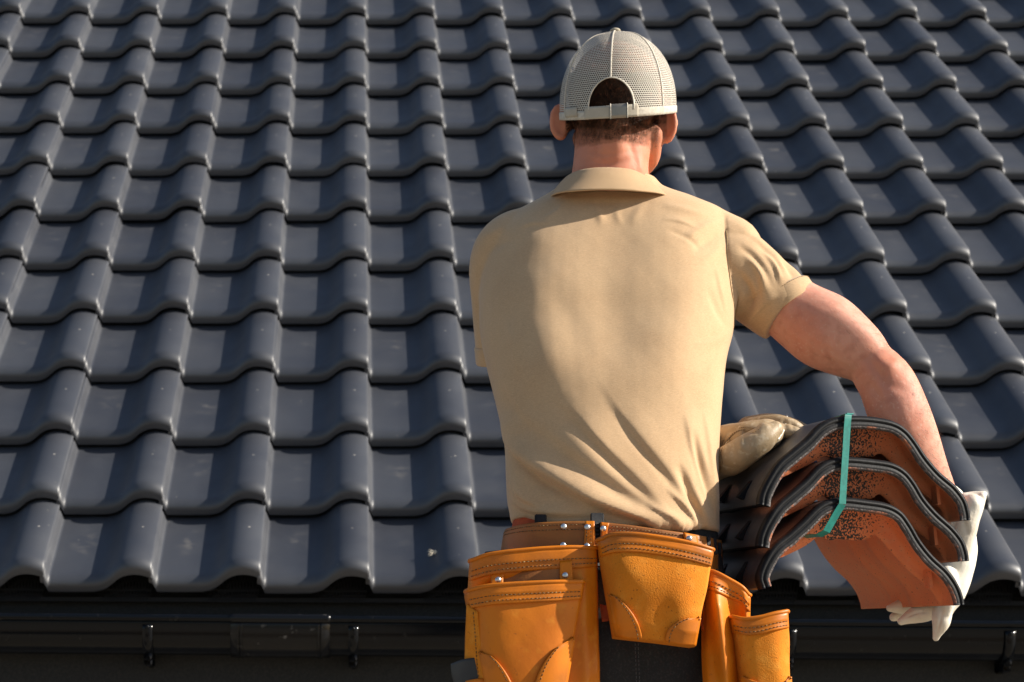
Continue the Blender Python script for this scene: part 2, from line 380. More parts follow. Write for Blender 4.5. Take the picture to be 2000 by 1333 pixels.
# ------------------------------------------------------------------ roof geometry
TW, TL = .255, .336                                  # cover width, course length
Z0 = FPX * TW / 211.5
P0 = CAM + Z0 * (Fw + Upv * ((V0 - 1167.0) / FPX))
XOFF = (730 - U0) / FPX * Z0
ups = np.array([0, math.cos(ROOF), math.sin(ROOF)]); nrm = np.array([0, -math.sin(ROOF), math.cos(ROOF)])
HN = .0455
KA = np.array([-.075, -.052, -.038, -.022, -.008, .0, .02, .10, .25, .42, .485, .535, .585, .63, .68, .735, .79, .84, .88, .915, .940, .960])
KP = np.array([.0260, .0260, .0225, .0125, .0030, .0005, 0, 0, 0, .001, .005, .0115, .0225, .0340, .0430, .0480, .0498, .0490, .0468, .0438, .0410, .0382])
def tile_template():
    a = KA; NA = len(a)
    s = [];
    # (s, dn) top surface from tail to nose, rolling over, small drip rib, then underside
    prof = []
    for q in (TL + .045, TL * .95, TL * .75, TL * .5, TL * .3, TL * .22, .050, .036): prof.append((q, HN * (1 - q / TL) - .004))
    R = .034; top = HN * (1 - .036 / TL) - .004
    for t in np.linspace(0, 1, 8)[1:]:
        ang = t * math.pi / 2; prof.append((.036 - .028 * math.sin(ang) ** 1.0, .010 + (top - .010) * math.cos(ang) ** .8 if t < 1 else .0095))
    prof += [(.0072, .0070), (.0076, .0048), (.0098, .0036), (.015, .0040), (.022, .009), (.06, HN * .6 - .006), (TL * .6, HN * .2 - .012)]
    V = np.zeros((len(prof), NA, 3)); UVv = np.zeros((len(prof), NA, 2))
    for i, (q, n) in enumerate(prof):
        V[i, :, 0] = a * TW; V[i, :, 1] = q; V[i, :, 2] = n + KP; UVv[i, :, 0] = a; UVv[i, :, 1] = q / TL
        if i < 8:                                  # crisp little side seam along the roll
            V[i, -1, 2] -= .0
    return V, UVv
def build_roof(parent):
    V, UV = tile_template(); m, n = V.shape[:2]; K = m * n
    # right-hand edge lip
    f = np.array(gridf(m, n)); tailcap = []
    extra = np.array([[q * n + n - 1, q * n + n - 1] for q in range(m)])
    cols = range(-15, 22); rows = range(0, 17)
    allV = []; allU = []; allF = []; rn = []; k = 0
    lipV = V[:, -1, :].copy(); lipV[:, 0] -= .001; lipV[:, 2] -= .0075
    base = np.concatenate([V.reshape(-1, 3), lipV]); ub = np.concatenate([UV.reshape(-1, 2), UV[:, -1, :]])
    lf = np.array([(i * n + n - 1, K + i, K + i + 1, (i + 1) * n + n - 1) for i in range(m - 1)])
    ff = np.concatenate([f, lf])
    for r in rows:
        for c in cols:
            j = rng.normal(0, 1, 5); q = base.copy()
            q[:, 0] += j[0] * .0011; q[:, 1] += j[1] * .0018; q[:, 2] += j[2] * .0006
            q[:, 0] += q[:, 1] * j[3] * .0022; q[:, 2] += q[:, 0] * j[4] * .002
            P = P0 + np.outer(q[:, 0] + XOFF + c * TW, R0) + np.outer(q[:, 1] + r * TL, ups) + np.outer(q[:, 2], nrm)
            allV.append(P); allU.append(ub); allF.append(ff + k); k += len(base); rn.append(np.full(len(base), rng.uniform()))
    Vv = np.concatenate(allV); Ff = np.concatenate(allF); Uu = np.concatenate(allU); rn = np.concatenate(rn)
    me = bpy.data.meshes.new('roof_tiles'); me.vertices.add(len(Vv)); me.vertices.foreach_set('co', Vv.ravel())
    me.loops.add(Ff.size); me.loops.foreach_set('vertex_index', Ff.ravel())
    me.polygons.add(len(Ff)); me.polygons.foreach_set('loop_start', np.arange(len(Ff)) * 4); me.polygons.foreach_set('use_smooth', np.ones(len(Ff), bool))
    me.update(calc_edges=True); me.validate()
    uvl = me.uv_layers.new(name='tile'); uvl.data.foreach_set('uv', Uu[Ff.ravel()].ravel())
    at = me.attributes.new('rnd', 'FLOAT', 'POINT'); at.data.foreach_set('value', rn)
    o = link('roof', me, M_TILE, parent); return o
#@@HOUSE
house = empty('house', (0, 6.3, 0))
tag(house, 'dark house with black pantile roof, eaves and glossy black gutter behind the roofer', 'house')
def hp(o): o.matrix_parent_inverse = house.matrix_world.inverted(); return o
roof = hp(build_roof(house)); roof['label'] = 'pitched roof of glossy anthracite pantiles'
YN = P0[1]; ZN = P0[2]
XL, XR = -2.6, 4.2
mb = MB()                                                   # roof deck below the tiles, ridge far out of view
q0 = P0 - nrm * .035 + ups * .06; q1 = P0 - nrm * .035 + ups * (TL * 17)
mb.add([q0 + R0 * XL, q0 + R0 * XR, q1 + R0 * XR, q1 + R0 * XL, q0 + R0 * XL - nrm * .06, q0 + R0 * XR - nrm * .06, q1 + R0 * XR - nrm * .06, q1 + R0 * XL - nrm * .06],
       [(0, 1, 2, 3), (7, 6, 5, 4), (0, 4, 5, 1), (1, 5, 6, 2), (2, 6, 7, 3), (3, 7, 4, 0)])
hp(mb.build('roof_deck', M_FASCIA, house, False))
mb = MB(); box(mb, ((XL + XR) / 2, YN + .075, ZN - .10), (XR - XL, .03, .20), bevel=.002); hp(mb.build('fascia', M_FASCIA, house, False))
mb = MB(); box(mb, ((XL + XR) / 2, YN + .22, (ZN - .20) / 2), (XR - XL, .24, ZN - .20)); hp(mb.build('wall', M_WALL, house, False))
# eaves comb under the rolls
mb = MB()
for c in range(-13, 18):
    x0 = XOFF + c * TW
    for j in range(15):
        x = x0 + TW * (.50 + .03 * j); h = float(np.interp(.50 + .03 * j, KA, KP))
        for t in (-1, 1):
            p = np.array([x, YN + .030, ZN - .006]); q = p + np.array([t * .012, .004, h + .010])
            tube(mb, [p, q], .0011, 5, 2, hemi=False)
    box(mb, (x0 + TW * .72, YN + .034, ZN + .018), (TW * .46, .002, .004))
    box(mb, (x0 + TW * .5, YN + .034, ZN - .004), (TW * 1.0, .003, .010))
hp(mb.build('eaves_comb', M_WEB, house, False))
# gutter: open half-round channel with a rolled front bead
GY = YN - .055
pG = W(687, 1210, GY); GZ = pG[2]; drop = -.0030
def gutter_profile(sc=1.0):
    P = []
    for t in np.linspace(math.pi * 1.0, math.pi * 2.0, 22):      # U section: front wall toward camera
        P.append((.060 + .060 * sc * math.cos(t), -.012 + .068 * sc * math.sin(t) * 1.0))
    P = [(p[0], p[1]) for p in P]
    return P
def extrude_x(mb, prof, xa, xb, th=.0016, nseg=40):
    prof = np.array(prof); X = np.linspace(xa, xb, nseg)
    G = np.zeros((nseg, len(prof), 3))
    for i, x in enumerate(X):
        G[i, :, 0] = x; G[i, :, 1] = GY + prof[:, 0]; G[i, :, 2] = GZ + prof[:, 1] + drop * x
    thick_sheet(mb, G, -th)
gut = empty('gutter', (0, GY, GZ)); gut.parent = house; hp(gut)
def gp(o): o.parent = gut; o.matrix_parent_inverse = (house.matrix_world @ house.matrix_world.inverted() @ Matrix.Translation(gut.location)).inverted(); return o
mb = MB(); prof = [(-.001, -.004)] + gutter_profile(); extrude_x(mb, prof, XL, XR)
ang = np.linspace(0, 2 * math.pi, 14, endpoint=False)
def bead(mb, xa, xb, r):
    tube(mb, [(xa, GY - .004, GZ + drop * xa), (xb, GY - .004, GZ + drop * xb)], r, 16, 30, hemi=False)
bead(mb, XL, XR, .0085)
bpy.context.view_layer.update()
def gpart(mb, name, m, label=None):
    o = mb.build(name, m); o.parent = gut; o.matrix_parent_inverse = gut.matrix_world.inverted()
    if label: o['label'] = label
    return o
gpart(mb, 'channel', M_GUTTER)
xj0, xj1 = W(450, 1205, GY)[0], W(645, 1205, GY)[0]
mb = MB(); pr = [(-.004, -.002)] + [(p[0] * 1.0 - .0035 if p[0] < .06 else p[0] + .003, p[1] - .003) for p in gutter_profile(1.02)]
extrude_x(mb, pr, xj0, xj1, nseg=8); bead(mb, xj0, xj1, .0108)
for xx in (xj0 + .018, xj0 + .026, xj1 - .028, xj1 - .020):
    extrude_x(mb, [(p[0] - (.002 if p[0] < .06 else -.002), p[1] - .002) for p in pr], xx - .0022, xx + .0022, nseg=3)
gpart(mb, 'joint_sleeve', M_CLIP)
for u in (-115, 288, 690, 1105, 1545, 1972):
    x = W(u, 1240, GY)[0]; mb = MB(); wv = .0115
    extrude_x(mb, [(p[0] - (.004 if p[0] < .06 else -.004), p[1] - .004) for p in gutter_profile(1.03)], x - wv, x + wv, .003, nseg=3)
    zb = GZ - .080 + drop * x
    box(mb, (x, GY + .075, zb - .014), (.020, .075, .028), bevel=.003)
    box(mb, (x, GY + .035, zb - .006), (.020, .020, .020), bevel=.003)
    tube(mb, [(x, GY - .0085, GZ - .022 + drop * x), (x, GY - .0045, GZ - .022 + drop * x)], .0045, 10, 3)
    gpart(mb, 'bracket', M_GUTTER)
# ground and scaffold
mb = MB(); mb.add([(-60, -30, 0), (60, -30, 0), (60, 80, 0), (-60, 80, 0)], [(0, 1, 2, 3)]); tag(mb.build('ground', M_GROUND, None, False), kind='structure')
DZ = 2.575
sc_ = empty('scaffold', (0.6, 3.9, 0)); tag(sc_, 'timber scaffold deck the roofer stands on', 'scaffold')
for k in range(4):
    mb = MB(); box(mb, (.6, 3.30 + k * .26, DZ - .022), (4.6, .25, .04), bevel=.004); mb.build('plank', M_WOOD, sc_, False)
for x in (-1.5, 2.7):
    for y in (3.14, 4.26):
        mb = MB(); tube(mb, [(x, y, 0), (x, y, DZ - .045)], .024, 14, 2, hemi=False); mb.build('standard', M_RIVET, sc_)
# chaff and a crane-fly on the lower tiles
def roofpt(u, v, h): return onplane(u, v, P0 + nrm * (HN * .80 + h), nrm)
b = roofpt(850, 1081, .010)
mb = MB(); ellipsoid(mb, b, (.0030, .0030, .008), None, 8, 6)
for t in (-2.3, -.6, .5, 2.5, 3.6):
    e = b + (math.cos(t) * R0 + math.sin(t) * ups) * .019 + nrm * .002; tube(mb, [b, (b + e) / 2 + nrm * .004, e], .0008, 5, 5)
for t in (2.2, 2.7, -2.5):
    d = math.cos(t) * R0 + math.sin(t) * ups; w = np.cross(d, nrm); e = b + d * .022
    mb.add([b, b + d * .012 + w * .0028, e, b + d * .012 - w * .0028, b + nrm * .0004, b + d * .012 + w * .0028 + nrm * .0004, e + nrm * .0004, b + d * .012 - w * .0028 + nrm * .0004], [(0, 1, 2, 3), (7, 6, 5, 4), (0, 4, 5, 1), (1, 5, 6, 2), (2, 6, 7, 3), (3, 7, 4, 0)])
tag(mb.build('insect', M_STRAW), 'tiny pale winged insect resting on a bottom row tile', 'insect')
b = roofpt(648, 1106, .012); mb = MB(); tube(mb, [b - R0 * .005 - ups * .008, b, b + R0 * .006 + ups * .010], [.0010, .0024, .0008], 6, 8)
tag(mb.build('feather', M_STRAW), 'tiny white feather fleck on a bottom row tile', 'feather')
#@@STACK
# ------------------------------------------------------------------ stack of carried tiles
ez = np.array([0, 0, 1.0])
EH = np.array([.93, .35, 0]); EH /= np.linalg.norm(EH)
PLC = W(1484, 985, 3.56); NP = np.cross(EH, ez)
PR = onplane(1885, 1180, PLC, NP)
AX = W(1690, 1188, PR[1] + .385) - PR                     # long axis, away from the camera
cont = {0: [(1484, 985), (1487, 965), (1498, 940), (1520, 905), (1545, 883), (1575, 858), (1600, 832), (1625, 818), (1655, 813), (1700, 814), (1745, 822), (1772, 838), (1792, 862), (1812, 892), (1838, 922), (1868, 948), (1888, 975), (1896, 1000), (1898, 1016)],
        1: [(1482, 1066), (1485, 1046), (1496, 1020), (1518, 986), (1543, 964), (1573, 938), (1598, 912), (1622, 898), (1652, 893), (1695, 896), (1742, 903), (1770, 918), (1790, 942), (1808, 972), (1833, 1001), (1863, 1028), (1884, 1055), (1893, 1080), (1895, 1096)],
        2: [(1488, 1152), (1482, 1130), (1490, 1102), (1512, 1066), (1540, 1043), (1570, 1016), (1596, 990), (1620, 977), (1650, 972), (1690, 976), (1733, 983), (1762, 998), (1782, 1024), (1800, 1055), (1824, 1085), (1853, 1112), (1873, 1140), (1883, 1165), (1886, 1181)]}
def clay_under_material():
    m = mat('terracotta_underside', (.70, .215, .088), .62, .4, [(16, (.66, .21, .09), .4, .7, 4), (70, (.66, .25, .12), .5, .75, 3)], [(420, .4, .001, 3), (60, .2, .003, 3)])
    N, L, b = nodes(m); cur = b.inputs['Base Color'].links[0].from_socket
    at = N.new('ShaderNodeAttribute'); at.attribute_name = 'splat'
    tc = N.new('ShaderNodeTexCoord'); t = N.new('ShaderNodeTexNoise'); t.inputs['Scale'].default_value = 330; t.inputs['Detail'].default_value = 4; L.new(tc.outputs['Object'], t.inputs['Vector'])
    a = N.new('ShaderNodeMath'); a.operation = 'MULTIPLY_ADD'; L.new(at.outputs['Fac'], a.inputs[0]); a.inputs[1].default_value = .232; L.new(t.outputs['Fac'], a.inputs[2])
    r = N.new('ShaderNodeMapRange'); r.inputs['From Min'].default_value = .665; r.inputs['From Max'].default_value = .69; L.new(a.outputs[0], r.inputs['Value'])
    x = N.new('ShaderNodeMix'); x.data_type = 'RGBA'; L.new(r.outputs[0], x.inputs['Factor']); L.new(cur, x.inputs['A']); x.inputs['B'].default_value = (.035, .032, .033, 1)
    L.new(x.outputs['Result'], b.inputs['Base Color']); return m
M_UNDER = clay_under_material()
M_TOPCLAY = mat('engobe_top', (.050, .050, .053), .42, .5, [(8, (.085, .08, .078), .45, .75, 4), (150, (.14, .12, .11), .68, .8, 3)], [(500, .2, .0008, 2), (30, .1, .002, 2)])
M_RIM = mat('engobe_rim', (.007, .0075, .009), .55, .18, [(60, (.016, .016, .018), .5, .75, 4)], [(300, .3, .001, 3)])
M_BREAK = mat('chipped_rim', (.07, .06, .06), .7, .4, [(45, (.34, .12, .06), .54, .66, 4), (160, (.17, .15, .15), .52, .7, 4)], [(260, .9, .003, 4)])
def carried_tile(idx):
    c = catmull(np.array(cont[idx], float), 74); P = np.array([onplane(u, v, PLC, NP) for u, v in c]); n = len(P)
    T = np.gradient(P, axis=0); T /= np.linalg.norm(T, axis=1, keepdims=True)
    Nn = np.cross(T, NP); Nn /= np.linalg.norm(Nn, axis=1, keepdims=True)
    if Nn[n // 2, 2] < 0: Nn = -Nn
    th = .0175
    arc = np.linspace(0, 1, n)
    rows = []   # (axis fraction, offset along normal, material)
    A = AX; al = np.linalg.norm(A)
    def at(s, o): return P + A * (s / al) + Nn * o
    top = [(al, 0), (al * .8, 0), (al * .55, 0), (al * .3, 0), (.09, 0), (.05, .0), (.034, -.0005), (.020, -.001)]
    rim = [(.0135, .0008), (.008, .0010), (.003, -.0006), (0, -.0035), (-.0006, -.0062), (.0016, -.0078), (.0018, -.0088), (-.0004, -.0100), (-.0006, -.0140), (-.0002, -.0155)]
    brk = [(.0, -.0170), (.0015, -.0187), (.005, -.0196)]
    und = [(.009, -.0190), (.014, -.0165), (.020, -.0140), (.030, -.0130), (.044, -.0130), (.051, -.0150), ('F', -.60), ('F2', -1.0), ('F3', -1.0), ('F4', -.6), (.078, -.0140)]
    for k in (1.75, 2.6):
        s = al * (.235 * k); und += [(s - .034, -.0130), (s - .020, -.0140), (s - .009, -.0165), (s, -.0180), (s + .009, -.0165), (s + .020, -.0140), (s + .034, -.0130)]
    und += [(al - .004, -.011), (al, -.009), (al, 0)]
    seq = [(s, o, 0) for s, o in top] + [(s, o, 1) for s, o in rim] + [(s, o, 2) for s, o in brk] + [(s, o, 3) for s, o in und]
    Dp = np.interp(arc, [0, .06, .14, .24, .33, .38, .44, .50, .56, .64, .74, .84, .93, 1], [.014, .016, .024, .038, .050, .058, .062, .060, .052, .040, .030, .026, .020, .014])
    Dp = Dp + .0018 * np.sin(arc * 46 + idx) * np.exp(-((arc - .42) / .2) ** 2)
    SF = {'F': .055, 'F2': .0575, 'F3': .0640, 'F4': .0690}
    V = []; mi = []; sp = []
    rr = np.random.default_rng(idx + 3)
    for k, (s, o, m_) in enumerate(seq):
        if isinstance(s, str): q = P + A * (SF[s] / al) + Nn * (-Dp * (-o) - .012 * (1 + o))[:, None] * 1.0; s = SF[s]
        else: q = at(s, o)
        if m_ == 2: q = q + Nn * (noise1(P, 220, idx * 9 + k) * .0007)[:, None] + NP * (noise1(P, 300, idx * 5 + k) * .0006)[:, None]
        V.append(q); mi.append(m_)
        sp.append(np.clip(np.exp(-((arc - .44) / .13) ** 2) * (1.0 if .01 < s < .10 else .10) + (.25 if s < .02 else 0), 0, 1))
    V = np.array(V); m = len(V); fl = gridf(m, n); ms = []
    for i in range(m - 1): ms += [mi[min(i + 1, m - 1)] if i + 1 < m else 3] * (n - 1)
    ms = np.array(ms)
    mb = MB(); mb.add(V.reshape(-1, 3), fl); mb.m = list(ms)
    # end walls (long edges)
    for e in (0, n - 1):
        ring = [i * n + e for i in range(m)]; nt_ = len(top) + len(rim) + len(brk)
        tp = ring[:nt_][::-1]; bt = ring[nt_ - 1:]
        ctr_idx = mb.n
        # triangulated fan between top and underside by matching s
        for a0, a1 in zip(ring[:-1], ring[1:]): pass
        S_ = np.array([SF.get(seq[i][0], seq[i][0]) if isinstance(seq[i][0], str) else seq[i][0] for i in range(m)])
        ti = list(range(len(top)))[::-1]; bi = list(range(nt_ - 1, m - 1))
        strip = []
        i = j = 0
        while i < len(ti) - 1 or j < len(bi) - 1:
            if j == len(bi) - 1 or (i < len(ti) - 1 and S_[ti[i + 1]] <= S_[bi[j + 1]]):
                strip.append((ti[i] * n + e, ti[i + 1] * n + e, bi[j] * n + e)); i += 1
            else:
                strip.append((ti[i] * n + e, bi[j + 1] * n + e, bi[j] * n + e)); j += 1
        rimfan = [(ti[0] * n + e, k * n + e, (k + 1) * n + e) for k in range(len(top), nt_ - 1)]
        for q in strip + rimfan: mb.f.append(q if e else q[::-1]); mb.m.append(2 if e else 1)
    # water-groove strip on the left edge: a thin ledge outside the left long edge
    eL = np.array([P[0] + A * t for t in np.linspace(0, 1, 8)])
    G = np.stack([eL + Nn[0] * 0 - ez * .003, eL - EH * .010 - ez * .004, eL - EH * .020 - ez * .006], 1)
    # right lip ledge
    o_me = mb.mesh(True, 'roof_tile')
    at_ = o_me.attributes.new('splat', 'FLOAT', 'POINT'); at_.data.foreach_set('value', np.concatenate(sp))
    lab = ['topmost carried black roof tile, directly under the beige left glove', 'middle carried roof tile of the three in the strapped stack', 'lowest carried roof tile showing its broad terracotta underside, fingers beneath it'][idx]
    o = link('roof_tile', o_me, [M_TOPCLAY, M_RIM, M_BREAK, M_UNDER]); tag(o, lab, 'roof tile', 'roof tiles carried in a strapped stack')
    # inner stiffening wall along the right side + nib lugs on top left
    mb = MB()
    k = 60
    for f0 in (.18, .42):
        c0 = P[3] + A * f0 + Nn[3] * .001
        d = (A / al) * .014; w_ = Nn[5] * .010
        mb.add([c0, c0 + d, P[9] + A * f0 + d + Nn[9] * .001, P[9] + A * f0 + Nn[9] * .001, c0 + w_, c0 + d + w_, c0 - T[5] * .002, c0 + d - T[5] * .002],
               [(0, 1, 2, 3), (4, 3, 2, 5), (0, 3, 4), (1, 5, 2), (0, 4, 5, 1)])
    lug = mb.build('lug', M_RIM, o, False)
    # upright water bar inside the right flank
    mb = MB(); kk = 59
    base = at(.050, -.012)[kk]; G = np.zeros((10, 2, 3))
    for i, t in enumerate(np.linspace(0, 1, 10)):
        s = .030 + t * .020; G[i, 0] = at(s, -.009)[kk]; G[i, 1] = at(s, -.009)[kk] - ez * .030 + EH * .002
    thick_sheet(mb, G, .005); mb.build('water_bar', M_UNDER, o, False)
    return o, P, T, Nn
TILES = [carried_tile(i) for i in range(3)]
# teal strap loop
def ribbon(path, wdir, w, th=.0009):
    path = np.array(path); G = np.stack([path - wdir * w / 2, path + wdir * w / 2], 1); mbb = MB(); thick_sheet(mbb, G, th); return mbb
vf = NP if NP[1] < 0 else -NP
def fp(u, v, out): return onplane(u, v, PLC + vf * out, NP)
au = AX / np.linalg.norm(AX)
pts = [fp(1657, 811, -.30), fp(1657, 811, -.12), fp(1657, 810, -.010), fp(1657, 810, .002), fp(1656, 816, .0045), fp(1654, 840, .0045), fp(1651, 890, .0045), fp(1648, 935, .0045), fp(1645, 985, .0045)]
pts[0] = fp(1657, 810, 0) + AX * .8 - ez * .004; pts[1] = fp(1657, 811, 0) + AX * .3 - ez * .002
low = [fp(1645, 985, .0045), fp(1634, 1003, .001), fp(1614, 1038, -.004)]
back = [fp(1600, 1046, -.012), fp(1588, 1046, -.03), fp(1560, 1050, -.07)]
G1 = catmull(np.array(pts), 60); G2 = np.vstack([catmull(np.array(low), 10), catmull(np.array(back), 8)])
mb = MB()
for G_ in (G1, G2):
    wd_ = EH if G_ is G1 else (EH * .93 + ez * -.3)
    wd_ = wd_ / np.linalg.norm(wd_)
    thick_sheet(mb, np.stack([G_ - wd_ * .0058, G_, G_ + wd_ * .0058], 1), .0009)
tag(mb.build('packing_strap', M_STRAP, None, False), 'narrow teal plastic strap bound round the three carried tiles', 'strap')
#@@BODY
# ------------------------------------------------------------------ person: body surface
W_flat = W
def W(u, v, Y):          # the roofer leans toward the roof: depth grows with height
    q = min(1.0, max(0.0, (985.0 - v) / 560.0)); return W_flat(u, v, Y + .105 * q * q * (3 - 2 * q))
HY = 3.74                                   # head depth
hc = W(1203, 175, HY)
yaw = math.radians(13)
hf = np.array([math.sin(yaw), math.cos(yaw), 0]); hr = np.array([math.cos(yaw), -math.sin(yaw), 0]); hu = np.array([0, -.04, 1.0]); hu /= np.linalg.norm(hu)
HA = np.array([hr, hf, hu])
def H(r, f, u): return hc + (hr * r + hf * f + hu * u) * 1.028
body = MB()
ellipsoid(body, H(0, .002, -.004), (.076, .094, .084), HA, 32, 20)            # cranium
ellipsoid(body, H(0, -.022, -.030), (.070, .066, .062), HA)                  # occiput to nape
ellipsoid(body, H(0, .048, -.058), (.060, .055, .072), HA)                   # face
ellipsoid(body, H(0, .060, -.108), (.043, .042, .028), HA)                   # chin / jaw
tube(body, [H(-.058, .010, -.075), H(-.046, .050, -.108), H(0, .088, -.120), H(.046, .050, -.108), H(.058, .010, -.075)], [.016, .016, .018, .016, .016])
tube(body, [H(0, .103, -.018), H(0, .116, -.045), H(0, .124, -.060)], [.007, .009, .012])   # nose
ellipsoid(body, H(.011, .112, -.064), (.008, .009, .007), HA, 10, 8); ellipsoid(body, H(-.011, .112, -.064), (.008, .009, .007), HA, 10, 8)
tube(body, [H(-.022, .100, -.084), H(0, .108, -.082), H(.022, .100, -.084)], [.004, .0055, .004], 8)
tube(body, [H(-.019, .100, -.092), H(0, .107, -.093), H(.019, .100, -.092)], [.004, .006, .004], 8)
for s in (-1, 1):
    tube(body, [H(s * .050, .080, -.004), H(s * .030, .096, .001), H(s * .012, .099, -.004)], [.008, .009, .007], 8)  # brow
    ellipsoid(body, H(s * .030, .088, -.020), (.012, .010, .011), HA, 12, 8)                                          # eye
    ellipsoid(body, H(s * .040, .074, -.050), (.020, .020, .016), HA, 12, 8)                                          # cheek
# ears : dished shells, seen from behind
def ear(cu, cv, w, h, side):
    c = W(cu, cv, HY + .012); out = hr * side; ax_w = out * .88 - hf * .32; ax_w /= np.linalg.norm(ax_w)
    ax_h = hu * .985 + out * .13; ax_h = ax_h - ax_w * (ax_h @ ax_w); ax_h /= np.linalg.norm(ax_h); ax_t = np.cross(ax_w, ax_h)
    p = []; r = []
    for t, rr in ((-2.35, .0050), (-1.7, .0060), (-1.0, .0052), (-.3, .0048), (.4, .0048), (1.0, .0048), (1.55, .0050), (2.1, .0050), (2.6, .005)):
        k = 1 - .18 * (t < -.6); p.append(c + ax_w * math.cos(t) * w * k + ax_h * math.sin(t) * h); r.append(rr)
    tube(body, p, r, 10, 40)
    ellipsoid(body, c - ax_w * w * .15, (w * .95, .0042, h * .90), [ax_w, ax_t, ax_h], 18, 10)
    ellipsoid(body, c - ax_w * w * .8, (w * .8, .010, h * .62), [ax_w, ax_t, ax_h], 14, 10)
ear(1094, 239, .0145, .0275, -1); ear(1303, 243, .0150, .0285, 1)
# neck with trapezius
tube(body, [W(1190, 395, 3.745), W(1192, 340, 3.735), W(1196, 290, 3.738), W(1200, 245, 3.75)], [.074, .0635, .0625, .063], 28, flat=(1.0, .98))
tube(body, [W(1195, 330, 3.71), W(1197, 285, 3.695), W(1199, 245, 3.69)], [.034, .030, .028], 16)
for s, u1 in ((-1, 1030), (1, 1365)):
    tube(body, [W(1190 + s * 30, 345, 3.735), W(1190 + s * 70, 405, 3.74), W(u1 - s * 12, 462, 3.745)], [.034, .034, .036], 16)
# torso core (under the shirt)
def ring_loft(mb, rows, seg=40, nup=60, power=2.35, mi=0, hemi=False):
    """rows: (v, uL, uR, Yc, half_depth_back, half_depth_front [, dz_tilt])"""
    R_ = catmull(np.array(rows, float), nup); V = []
    a = np.linspace(0, 2 * np.pi, seg, endpoint=False); ca, sa = np.cos(a), np.sin(a)
    sx = np.sign(ca) * np.abs(ca) ** (2 / power); sy = np.sign(sa) * np.abs(sa) ** (2 / power)
    for v, ul, ur, yc, hb, hf_, *_ in R_:
        L_ = W(ul, v, yc); Rr = W(ur, v, yc); c = (L_ + Rr) / 2; hw = np.linalg.norm(Rr - L_) / 2; d = (Rr - L_) / (2 * hw)
        y = np.where(sa < 0, sy * hb, sy * hf_)
        V.append(c + np.outer(sx * hw, d) + np.outer(y, (0, 1, 0)))
    V = np.concatenate(V); f = gridf(len(R_), seg, True); f = [q[::-1] for q in f]
    f.append(tuple(range(seg))); f.append(tuple(range(len(V) - seg, len(V)))[::-1]); mb.add(V, f, mi)
TR = [(372, 1085, 1300, 3.75, .060, .060), (395, 1048, 1360, 3.755, .078, .075), (420, 1002, 1415, 3.755, .093, .090), (455, 962, 1432, 3.75, .106, .105), (500, 944, 1436, 3.745, .117, .115), (580, 936, 1434, 3.73, .126, .125),
      (650, 938, 1430, 3.72, .128, .125), (700, 947, 1418, 3.712, .128, .125), (760, 962, 1411, 3.705, .128, .122), (820, 977, 1406, 3.70, .123, .118), (870, 986, 1402, 3.695, .120, .116), (930, 988, 1400, 3.69, .118, .114), (985, 990, 1402, 3.685, .118, .112), (1045, 997, 1404, 3.68, .116, .110)]
core = [(v, ul + 16, ur - 16, y, b_ - .014, f_ - .014) for v, ul, ur, y, b_, f_ in TR] + [(1150, 995, 1395, 3.68, .098, .095), (1260, 985, 1405, 3.68, .098, .095)]
ring_loft(body, core)
# arms
SH_L = W(985, 475, 3.745); EL_L = W(1022, 765, 3.90); WR_L = W(1345, 880, 4.0)
tube(body, [SH_L, (SH_L * .5 + EL_L * .5), EL_L], [.040, .041, .040], 20)
tube(body, [EL_L, EL_L * .6 + WR_L * .4, WR_L, W(1430, 872, 3.93)], [.040, .041, .029, .028], 20)
def armpt(uo, vo, ui, vi, Y):    # outer and inner silhouette pixel -> centre, radius
    a_, b_ = W(uo, vo, Y), W(ui, vi, Y); return (a_ + b_) / 2, np.linalg.norm(a_ - b_) / 2
AR = [armpt(1470, 445, 1420, 600, 3.735), armpt(1540, 500, 1450, 632, 3.735), armpt(1612, 572, 1500, 652, 3.735), armpt(1665, 605, 1560, 692, 3.73), armpt(1715, 652, 1625, 718, 3.725)]
ARr = [a_[1] for a_ in AR]; ARr[0] *= .52; ARr[1] *= .66; ARr[2] *= .90
tube(body, [a_[0] for a_ in AR] + [W(1706, 712, 3.722)], ARr + [.038], 26)
FA = [(W(1716, 728, 3.722), .043), armpt(1788, 742, 1682, 770, 3.722), armpt(1812, 795, 1697, 815, 3.73), armpt(1832, 850, 1716, 868, 3.765), armpt(1852, 915, 1752, 930, 3.80), armpt(1872, 975, 1795, 990, 3.84), armpt(1880, 1040, 1820, 1048, 3.855)]
tube(body, [a_[0] for a_ in FA], [a_[1] for a_ in FA], 26)
ellipsoid(body, W(1746, 722, 3.712), (.024, .022, .022), None, 16, 10)            # elbow
# legs to the deck (below the frame)
for s in (-1, 1):
    hx = W(1195 + s * 105, 1230, 3.68); kx = np.array([hx[0] + s * .02, 3.70, DZ + .48]); fx = np.array([hx[0] + s * .03, 3.66, DZ + .09])
    tube(body, [hx, kx, fx], [.075, .058, .042], 18); tube(body, [fx, fx + np.array([s * .02, .15, -.05])], [.040, .032], 14)
bm_ = remesh(body, .0034, 5, .5)
V = verts_of(bm_); Nn_ = normals_of(bm_); px = proj(V)
